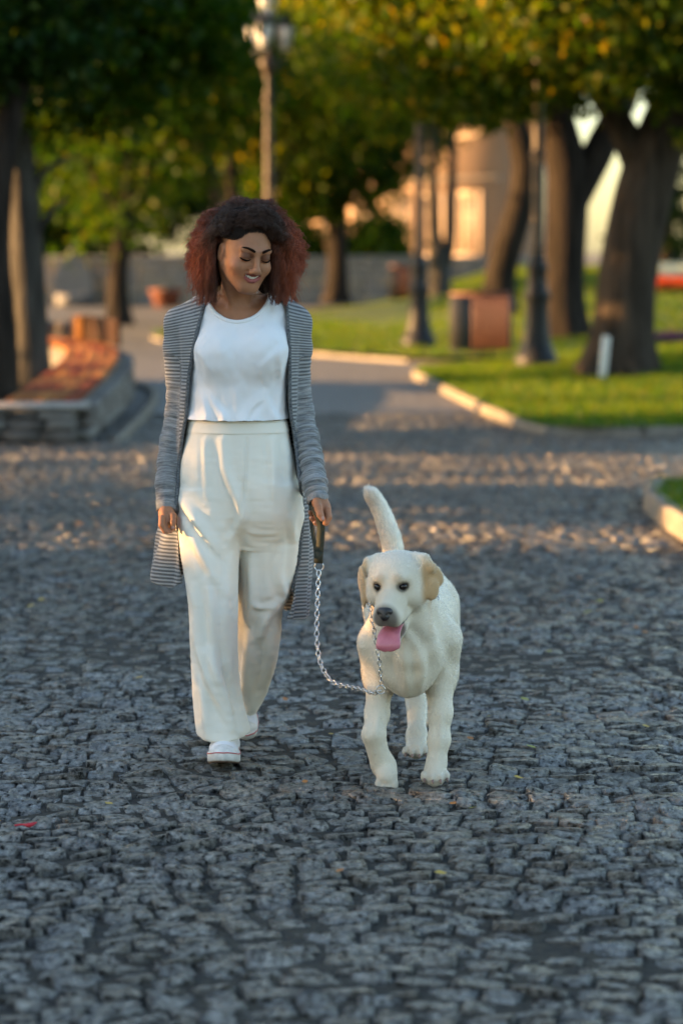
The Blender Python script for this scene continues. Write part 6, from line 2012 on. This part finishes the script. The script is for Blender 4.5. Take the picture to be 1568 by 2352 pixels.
# ears: folded flaps hanging from the sides of the skull
for s in (-1, 1):
    # root fold, flap and tip; the flap is broad and thin
    A_ = (lambda x, y, z: dp(s * x, y, z))
    if s > 0:
        f.chain([A_(0.052, 0.040, 0.070), A_(0.080, 0.026, 0.064), A_(0.100, 0.010, 0.044)], [0.012, 0.016, 0.014], 0.012)
        R = DM @ rot(math.radians(38), 0, math.radians(-34))
        f.ell(A_(0.098, 0.014, 0.024), (0.030, 0.0085, 0.047), R, 0.008); f.ell(A_(0.100, 0.002, -0.016), (0.020, 0.0075, 0.030), DM @ rot(math.radians(38), 0, math.radians(10)), 0.012)
    else:
        f.chain([A_(0.052, 0.040, 0.068), A_(0.076, 0.028, 0.058), A_(0.088, 0.016, 0.036)], [0.012, 0.015, 0.013], 0.012)
        R = DM @ rot(math.radians(-62), 0, math.radians(14))
        f.ell(A_(0.096, 0.012, 0.008), (0.036, 0.0085, 0.050), R, 0.008); f.ell(A_(0.093, 0.000, -0.038), (0.021, 0.0075, 0.032), R, 0.012)
# tail
TL = spline([(cx(915, 7.78), 7.78, 0.47), pt(912, 1330, 7.82), pt(906, 1283, 7.84), pt(895, 1225, 7.85), pt(878, 1178, 7.86), pt(856, 1142, 7.86), pt(846, 1128, 7.86)], 16)
f.chain(TL, list(np.interp(np.linspace(0, 1, 16), [0, .2, .5, .85, 1], [0.036, 0.028, 0.025, 0.015, 0.004])), 0.02)
V, F = f.mesh(3); V, F = keep_big(V, F); del f
N = normals(V, F)
V = V + N * (0.0035 * vnoise(V * np.array((1.2, 1.2, 0.6)), 18, 3))[:, None]
V = creases(V, N, [([(902, 1470), (898, 1530), (914, 1592)], -.013, 13, .8), ([(986, 1480), (992, 1540), (974, 1592)], -.013, 13, .8), ([(946, 1500), (952, 1560), (950, 1605)], -.008, 11, .9),
                    ([(988, 1395), (1012, 1450), (1030, 1530)], -.008, 12, .8), ([(850, 1440), (846, 1500), (852, 1570)], -.006, 12, .8), ([(905, 1500), (946, 1520), (985, 1502)], .006, 16, .9), ([(1012, 1640), (1012, 1690), (1004, 1740)], .004, 7, 1),
                    ([(868, 1640), (862, 1690)], .004, 7, 1), ([(940, 1440), (965, 1470), (975, 1520)], -.006, 10, .8)])
N = normals(V, F)
L = dl_(V)
col = np.tile(np.array((0.66, 0.575, 0.45)), (len(V), 1))
col *= (1 + 0.06 * vnoise(V, 14, 4))[:, None]


def dab(w, c):
    global col
    col = col * (1 - w[:, None]) + np.array(c) * w[:, None]


headw = sstep(0.20, 0.12, np.linalg.norm(L - np.array((0, -0.02, 0)), axis=1))
dab(0.95 * sstep(0.070, 0.085, np.abs(L[:, 0])) * headw * sstep(0.095, 0.05, L[:, 2]) * (L[:, 1] < 0.07), (0.50, 0.31, 0.15))           # ears
for s in (-1, 1):
    q = np.linalg.norm((L - np.array((s * 0.034, -0.062, 0.016))) / np.array((1.25, 1.5, 1.0)), axis=1)
    dab(0.55 * sstep(0.032, 0.010, q), (0.42, 0.27, 0.14)); dab(0.95 * sstep(0.0185, 0.012, q), (0.02, 0.014, 0.012))
    dab(0.5 * sstep(0.02, 0.006, np.linalg.norm(L - np.array((s * 0.024, -0.066, 0.040)), axis=1)), (0.36, 0.25, 0.15))
q = np.linalg.norm((L - np.array((0, -0.085, -0.035))) / np.array((1, 1.2, 1)), axis=1)
dab(0.45 * sstep(0.06, 0.02, q), (0.52, 0.40, 0.24))
dab(0.85 * sstep(0.046, 0.026, np.linalg.norm((L - np.array((0, -0.150, -0.050))) / np.array((1, 1, 1.15)), axis=1)), (0.055, 0.045, 0.045))
lip = near_chain(L, [(-0.034, -0.030, -0.080), (-0.032, -0.080, -0.080), (-0.026, -0.125, -0.078), (0.026, -0.125, -0.078), (0.034, -0.080, -0.080), (0.036, -0.030, -0.082)], 0.007, 0.006)
dab(0.95 * lip, (0.018, 0.014, 0.014))
dab(0.95 * sstep(0.035, 0.022, np.linalg.norm((L - np.array((0, -0.085, -0.104))) / np.array((1.5, 2.0, 0.80)), axis=1)), (0.05, 0.018, 0.018))
dab(0.95 * sstep(0.019, 0.012, np.linalg.norm((L - np.array((0.040, -0.070, -0.086))) / np.array((1.0, 2.4, 1.0)), axis=1)), (0.014, 0.011, 0.011))
tt = np.min(np.linalg.norm(V[:, None] - TL[None, 11:], axis=2), axis=1) if len(V) < 400000 else None
dab(0.35 * sstep(0.05, 0.02, tt), (0.66, 0.45, 0.27))
u_, v_ = proj(V)
dab(0.35 * sstep(0.0, -0.7, N[:, 2]) * (V[:, 2] < 0.45), (0.50, 0.40, 0.27))  # undersides darkened in the coat colour, standing in for shade
dab(0.40 * np.exp(-((u_ - 940) / 42) ** 2 - ((v_ - 1545) / 55) ** 2) * (V[:, 1] < 7.2), (0.56, 0.43, 0.27))  # warm shading between the forelegs painted onto the chest
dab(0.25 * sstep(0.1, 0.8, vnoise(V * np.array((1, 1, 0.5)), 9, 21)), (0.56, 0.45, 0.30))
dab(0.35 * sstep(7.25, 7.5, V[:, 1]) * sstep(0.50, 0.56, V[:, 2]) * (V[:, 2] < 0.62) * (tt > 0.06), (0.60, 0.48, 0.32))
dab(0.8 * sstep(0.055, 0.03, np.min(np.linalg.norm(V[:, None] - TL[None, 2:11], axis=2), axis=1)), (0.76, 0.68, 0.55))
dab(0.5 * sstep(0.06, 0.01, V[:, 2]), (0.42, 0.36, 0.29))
M_COAT, nt, b = new_mat('cream_coat')
a_ = attr_node(nt, 'tint'); nt.links.new(a_.outputs['Color'], b.inputs['Base Color'])
b.inputs['Roughness'].default_value = 0.75; b.inputs['Specular IOR Level'].default_value = 0.2; b.inputs['Sheen Weight'].default_value = 0.2
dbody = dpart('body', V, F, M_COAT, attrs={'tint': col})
# eyes, nose, tongue, claws
M_EYE = pmat('dark_brown_eye', (0.012, 0.006, 0.004), None, rough=0.06)
M_NOSE = pmat('black_wet_nose', (0.018, 0.015, 0.016), (0.035, 0.03, 0.03), 160, 0.35, 0.5, 260, bdist=0.002)
M_TONGUE = pmat('pink_tongue', (0.60, 0.20, 0.24), (0.52, 0.15, 0.19), 40, 0.32, 0.3, 250, bdist=0.002)
M_CLAW = pmat('pinkish_claw', (0.32, 0.20, 0.16), (0.16, 0.10, 0.08), 60, 0.4)


def blob(prims, lo, hi, h=0.0025, smooth=1):
    g = Field(lo, hi, h)
    for p in prims: getattr(g, p[0])(*p[1:])
    return g.mesh(smooth)


for s in (-1, 1):
    c = dp(s * 0.0340, -0.0560, 0.0145)
    Ve, Fe = blob([('ell', c, (0.0125, 0.0110, 0.0102), DM, 0.0)], c - 0.016, c + 0.016, 0.0018); dpart('eye', Ve, Fe, M_EYE)
c = dp(0, -0.150, -0.030)
Vn, Fn = blob([('ell', dp(0, -0.143, -0.028), (0.0245, 0.016, 0.0165), DM, 0.0), ('ell', dp(0, -0.150, -0.040), (0.013, 0.012, 0.013), DM, 0.008),
               ('ell', dp(-0.0125, -0.158, -0.033), (0.0055, 0.008, 0.0045), DM, 0.003, 'cut'), ('ell', dp(0.0125, -0.158, -0.033), (0.0055, 0.008, 0.0045), DM, 0.003, 'cut'),
               ('cone', dp(0, -0.164, -0.036), dp(0, -0.156, -0.056), 0.0016, 0.0016, 0.002, 'cut')], c - 0.045, c + 0.045, 0.0018)
dpart('nose', Vn, Fn, M_NOSE)
tp = spline([dp(0.0, -0.040, -0.095), dp(0.0, -0.085, -0.094), dp(0.0, -0.122, -0.100), dp(0.001, -0.142, -0.118), dp(0.0, -0.145, -0.128), dp(-0.001, -0.143, -0.138)], 14)
tw = np.interp(np.linspace(0, 1, 14), [0, 0.3, 0.6, 0.85, 1.0], [0.026, 0.031, 0.036, 0.034, 0.018])
Vt, Ft = [], []
for i in range(14):
    T = tp[min(i + 1, 13)] - tp[max(i - 1, 0)]; T /= np.linalg.norm(T)
    X = DM @ np.array((1.0, 0, 0)); Nn = np.cross(T, X); Nn /= np.linalg.norm(Nn)
    for k in range(16):
        a = k / 16 * 2 * math.pi
        gr = 0.0035 * math.exp(-(math.cos(a) / 0.25) ** 2) if math.sin(a) > 0 else 0
        Vt.append(tp[i] + X * tw[i] * math.cos(a) + Nn * (0.0062 * math.sin(a) - gr))
Vt = np.array(Vt); kk = np.arange(16)
Ft = [np.concatenate([np.stack([i * 16 + kk, i * 16 + (kk + 1) % 16, (i + 1) * 16 + (kk + 1) % 16, (i + 1) * 16 + kk], -1) for i in range(13)])]
Vt = np.concatenate([Vt, [tp[-1] + (tp[-1] - tp[-2]) * 0.4]]); Ft.append(np.stack([np.full(16, 14 * 16), 13 * 16 + kk, 13 * 16 + (kk + 1) % 16], -1))
if normals(Vt[:224], Ft[0])[4 + 16 * 8].dot(DM @ np.array((0, -1.0, 0))) < 0 and False: pass
dpart('tongue', Vt, Ft, M_TONGUE)
for p, R in CL:
    Vc, Fc = tube([p, p + R @ np.array((0, -0.006, -0.003)), p + R @ np.array((0, -0.011, -0.009))], [0.0042, 0.0036, 0.001], 8); dpart('claw', Vc, Fc, M_CLAW)
# the coat: short hairs lying along the body
FR = np.random.default_rng(77)
q0, q1, q2, q3 = (V[F[:, i]] for i in range(4))
area = np.linalg.norm(np.cross(q2 - q0, q3 - q1), axis=1)
NF = 190000
fi = FR.choice(len(F), NF, p=area / area.sum())
a, c = FR.uniform(0, 1, (2, NF, 1))
root = (q0[fi] * (1 - a) + q1[fi] * a) * (1 - c) + (q3[fi] * (1 - a) + q2[fi] * a) * c
nn = N[F[fi, 0]]; cc = col[F[fi, 0]]
Lr = dl_(root)
# hair runs from the nose back along the body and down the legs
flow = np.tile(np.array((0.0, 0.75, -0.45)), (NF, 1))
hw = sstep(0.17, 0.11, np.linalg.norm(Lr, axis=1))[:, None]
flow = flow * (1 - hw) + (np.array((0, 0.9, 0.1)) @ DM.T) * hw
lg = sstep(0.34, 0.24, root[:, 2])[:, None]
flow = flow * (1 - lg) + np.array((0, 0.25, -1.0)) * lg
td = np.linalg.norm(root[:, None] - TL[None], axis=2); ti = td.argmin(1); tw_ = (td.min(1) < 0.055)[:, None] & (ti > 2)[:, None]
tdir = np.gradient(TL, axis=0); tdir /= np.linalg.norm(tdir, axis=1)[:, None]
flow = np.where(tw_, tdir[ti], flow)
flow = flow + 0.35 * np.stack([vnoise(root, 30, 40 + i) for i in range(3)], -1)
flow -= nn * (flow * nn).sum(1)[:, None]; flow /= np.linalg.norm(flow, axis=1)[:, None] + 1e-9
ln = np.interp(Lr[:, 1], [-0.15, -0.05, 0.08, 0.2], [0.003, 0.0055, 0.009, 0.0145]) * FR.uniform(0.6, 1.25, NF)
ln = np.where(root[:, 2] < 0.27, np.minimum(ln, 0.0075), ln); ln = np.where(tw_[:, 0], 0.019 * FR.uniform(0.6, 1.3, NF), ln)
dark = cc.max(1) < 0.2
ok = ~dark & (root[:, 2] > 0.008)
root, nn, cc, flow, ln = root[ok], nn[ok], cc[ok], flow[ok], ln[ok]
t = np.array((0.0, 0.5, 1.0))[None, :, None]
dirn = flow * 0.93 + nn * 0.30 + FR.normal(0, 0.10, root.shape)
PF = root[:, None] - nn[:, None] * 0.001 + dirn[:, None] * ln[:, None, None] * t - nn[:, None] * (0.16 * ln)[:, None, None] * t * t
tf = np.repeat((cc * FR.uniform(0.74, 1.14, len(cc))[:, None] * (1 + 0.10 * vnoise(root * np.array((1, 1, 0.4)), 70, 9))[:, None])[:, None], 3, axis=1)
RF = np.broadcast_to(np.array((0.00055, 0.00045, 0.00015)), PF.shape[:2])
M_FUR = bpy.data.materials.new('cream_fur'); M_FUR.use_nodes = True
nt = M_FUR.node_tree; nt.nodes.clear()
a_ = attr_node(nt, 'tint'); hb = nt.nodes.new('ShaderNodeBsdfHairPrincipled'); ou = nt.nodes.new('ShaderNodeOutputMaterial')
hb.parametrization = 'COLOR'
nt.links.new(a_.outputs['Color'], hb.inputs['Color']); nt.links.new(hb.outputs[0], ou.inputs['Surface'])
hb.inputs['Roughness'].default_value = 0.45; hb.inputs['Radial Roughness'].default_value = 0.7
hair_obj('fur', PF - DB, RF, M_FUR, dog, {'tint': tf})

# ------------------------------------------------------------------ leash and chain collar
M_WEB = pmat('dark_olive_webbing', (0.016, 0.020, 0.012), (0.026, 0.030, 0.018), 60, 0.75, 0.4, 400, bdist=0.002)
M_CHROME = pmat('bright_chain_steel', (0.62, 0.61, 0.60), None, rough=0.22, metal=1.0)
LB = pt(733, 1300, 7.27)
leash = empty('leash', LB, label='dog leash of dark webbing handle and twisted steel chain held by the woman', cat='leash')


def strap(P, w, th, side):
    """flat webbing along P, width along side"""
    P = np.asarray(P); m = len(P); V = []
    for i in range(m):
        T = P[min(i + 1, m - 1)] - P[max(i - 1, 0)]; T /= np.linalg.norm(T)
        S = side[i] - T * side[i].dot(T); S /= np.linalg.norm(S); Nn = np.cross(S, T)
        for a, c in ((-1, -1), (1, -1), (1, 1), (-1, 1)): V.append(P[i] + S * w * a / 2 + Nn * th * c / 2)
    V = np.array(V); k = np.arange(m - 1); F = []
    for a in range(4): F.append(np.stack([k * 4 + a, k * 4 + (a + 1) % 4, (k + 1) * 4 + (a + 1) % 4, (k + 1) * 4 + a], -1))
    F = np.concatenate(F + [np.array([[0, 3, 2, 1], [4 * m - 4, 4 * m - 3, 4 * m - 2, 4 * m - 1]])])
    return V, F


ring_c = pt(732, 1301, 7.265)
loop = spline([pt(732, 1290, 7.262), pt(735, 1250, 7.256), pt(737, 1210, 7.248), pt(733, 1190, 7.246), pt(725, 1172, 7.256), pt(720, 1160, 7.275), pt(714, 1168, 7.295), pt(714, 1190, 7.30), pt(720, 1235, 7.285), pt(728, 1275, 7.27), pt(730, 1289, 7.268)], 60)
tt_ = np.linspace(0, 1, 60)[:, None]
side = np.array((1.0, -0.25, 0.0)) * (1 - sstep(0.35, 0.6, tt_)) + np.array((0.45, -0.9, 0.0)) * sstep(0.35, 0.6, tt_)
Vs, Fs = strap(loop, 0.024, 0.0026, side)
obj('handle_strap', Vs - LB, Fs, M_WEB, leash, smooth=False)
Vs, Fs = strap([pt(731.5, 1268, 7.256), pt(731.5, 1280, 7.258), pt(731.5, 1293, 7.262)], 0.026, 0.008, np.tile((1.0, -0.2, 0.0), (3, 1)))
obj('strap_stitching', Vs - LB, Fs, M_WEB, leash, smooth=False)


def torus(R, r, n=20, k=8, sx=1.0):
    a = np.arange(n) / n * 2 * math.pi; c = np.arange(k) / k * 2 * math.pi
    A, B = np.meshgrid(a, c, indexing='ij')
    V = np.stack([(R + r * np.cos(B)) * np.cos(A) * sx, r * np.sin(B), (R + r * np.cos(B)) * np.sin(A)], -1).reshape(-1, 3)
    i, j = np.meshgrid(np.arange(n), np.arange(k), indexing='ij')
    F = np.stack([i * k + j, ((i + 1) % n) * k + j, ((i + 1) % n) * k + (j + 1) % k, i * k + (j + 1) % k], -1).reshape(-1, 4)
    return V, F[:, ::-1]


Vr, Fr = torus(0.0135, 0.0018)
o = obj('ring', Vr, Fr, M_CHROME, leash, loc=ring_c - LB)
link_me = mesh_data('chain_link', *(lambda V, F: (V * np.array((0.72, 1, 1.18)), F))(*torus(0.0088, 0.0022, 14, 6)), M_CHROME)
small_me = mesh_data('chain_link', *(lambda V, F: (V * np.array((0.72, 1, 1.18)), F))(*torus(0.0080, 0.0017, 14, 6)), M_CHROME)


def chain_along(P, pitch, me, parent, base, twist=1.1, start=0.0):
    P = np.asarray(P)
    d = np.r_[0, np.cumsum(np.linalg.norm(np.diff(P, axis=0), axis=1))]
    n = int(d[-1] / pitch)
    for k in range(n):
        s = (k + 0.5) * d[-1] / n
        p = np.array([np.interp(s, d, P[:, i]) for i in range(3)]); q = np.array([np.interp(min(s + 0.004, d[-1]), d, P[:, i]) for i in range(3)]) - np.array([np.interp(s - 0.004, d, P[:, i]) for i in range(3)])
        z = Vector(q).normalized()
        x = Vector((1, 0.2, 0)) if abs(z.z) > 0.5 else Vector((0, 0.3, 1))
        x = (x - z * x.dot(z)).normalized(); y = z.cross(x)
        M = Matrix((x, y, z)).transposed() @ Matrix.Rotation(start + (k % 2) * twist + 0.35, 3, 'Z')
        o = bpy.data.objects.new('chain_link', me)
        o.matrix_local = Matrix.Translation(p - base) @ M.to_4x4()
        COL.objects.link(o); o.parent = parent


CH = spline([pt(732, 1311, 7.264), pt(730, 1350, 7.25), pt(728, 1410, 7.225), pt(728, 1470, 7.19), pt(734, 1515, 7.155), pt(748, 1548, 7.12), pt(770, 1570, 7.08), pt(800, 1577, 7.03), pt(830, 1584, 6.965), pt(856, 1592, 6.91), pt(872, 1587, 6.885)], 160)
chain_along(CH, 0.0155, link_me, leash, LB)
JB = pt(874, 1584, 6.885)
coll = empty('chain_collar', JB, label="slip chain collar hanging from the dog's neck down its chest", cat='collar')
Vr, Fr = torus(0.0125, 0.0017)
obj('ring', Vr, Fr, M_CHROME, coll)
hang = [pt(876, 1574, 6.885), pt(873, 1540, 6.875), pt(868, 1500, 6.865), pt(860, 1455, 6.855), pt(853, 1420, 6.86), pt(848, 1392, 6.875)]
ncx = [pt(842, 1375, 6.93), (cx(838, 7.0), 7.00, 0.56), (cx(880, 7.10), 7.10, 0.60), (cx(940, 7.12), 7.12, 0.585), (cx(1000, 7.05), 7.05, 0.55), pt(992, 1420, 6.96)]
chain_along(spline(hang + ncx, 120), 0.0158, small_me, coll, JB)


# ------------------------------------------------------------------ fallen leaves
M_FALLEN = [pmat('yellow_dry_leaf', (0.50, 0.34, 0.045), (0.38, 0.24, 0.03), 60, 0.6), pmat('orange_dry_leaf', (0.42, 0.17, 0.035), (0.30, 0.11, 0.02), 60, 0.6),
            pmat('green_yellow_leaf', (0.24, 0.26, 0.03), (0.32, 0.28, 0.04), 60, 0.6)]


def leaf_shape(s, seed):
    r = np.random.default_rng(seed)
    y = np.linspace(-0.5, 0.5, 7); w = np.array((0.03, 0.22, 0.33, 0.34, 0.26, 0.13, 0.01))
    cup = r.uniform(0.1, 0.35)
    V = []
    for a, b_ in zip(y, w):
        for k in (-1, 0, 1): V.append((k * b_ * s, a * s, (cup * (k * b_) ** 2 * 2 + 0.25 * a * a * r.uniform(0.6, 1.2)) * s))
    F = [(i * 3 + k, i * 3 + k + 1, (i + 1) * 3 + k + 1, (i + 1) * 3 + k) for i in range(6) for k in (0, 1)]
    return np.array(V), np.array(F)


LM = [mesh_data('fallen_leaf', *leaf_shape(1.0, 300 + i), M_FALLEN[i % 3]) for i in range(6)]
LP = [(1210, 1372), (1376, 1383), (1460, 1444), (1410, 1612), (1482, 1672), (1350, 1408), (1300, 1465), (1480, 1455), (862, 950), (950, 955), (993, 1015), (880, 960), (1180, 1190), (1290, 1640), (1205, 1610), (132, 1243), (180, 1205), (96, 1380), (72, 1395),
      (1085, 1860), (1040, 1850), (780, 2005), (760, 1690), (1220, 1720), (1120, 1650), (1080, 1700), (250, 1850), (320, 1560), (140, 1500), (655, 1610), (1330, 1330), (1420, 1260), (1260, 1500), (1540, 1560), (700, 1800), (1010, 2010), (1190, 1790)]
for i, (u, v) in enumerate(LP):
    p = gnd(u, v, 0.004)
    o = bpy.data.objects.new('fallen_leaf', LM[(i * 5 + i // 3) % 6])
    s = random.uniform(0.030, 0.048) * (1.25 if p[1] > 10 else 0.85)
    o.location = (p[0], p[1], 0.010); o.scale = (s, s, s); o.rotation_euler = (random.uniform(-0.25, 0.25), random.uniform(-0.25, 0.25), random.uniform(0, 6.28))
    COL.objects.link(o)
    c_ = ('yellow', 'orange', 'greenish yellow')[((i * 5 + i // 3) % 6) % 3]
    w_ = ('in front of the walkers' if p[1] < 6.9 else 'left of the woman' if u < 440 else 'between the woman and the dog' if u < 830 and p[1] < 9 else
          'right of the dog' if p[1] < 9 else 'behind the dog' if p[1] < 16 else 'on the far road between bench and lawn')
    tag(o, 'small dry %s leaf on the cobblestones %s' % (c_, w_), 'fallen leaf', 'dry leaves scattered on the cobblestones')
p = gnd(60, 1903, 0.006)
mb = MB()
mb.tube(spline([(-0.03, 0, 0.004), (-0.012, 0.004, 0.006), (0.01, -0.002, 0.006), (0.03, 0.006, 0.012)], 12), [0.003] * 6 + [0.005, 0.0065, 0.006, 0.005, 0.003, 0.001], 6)
o = mb.build('red_stalk', pmat('crimson_petal', (0.45, 0.015, 0.03), None, rough=0.6)); o.location = (p[0], p[1], 0.010)
tag(o, 'tiny crimson petal stalk dropped on the cobblestones', 'petal')
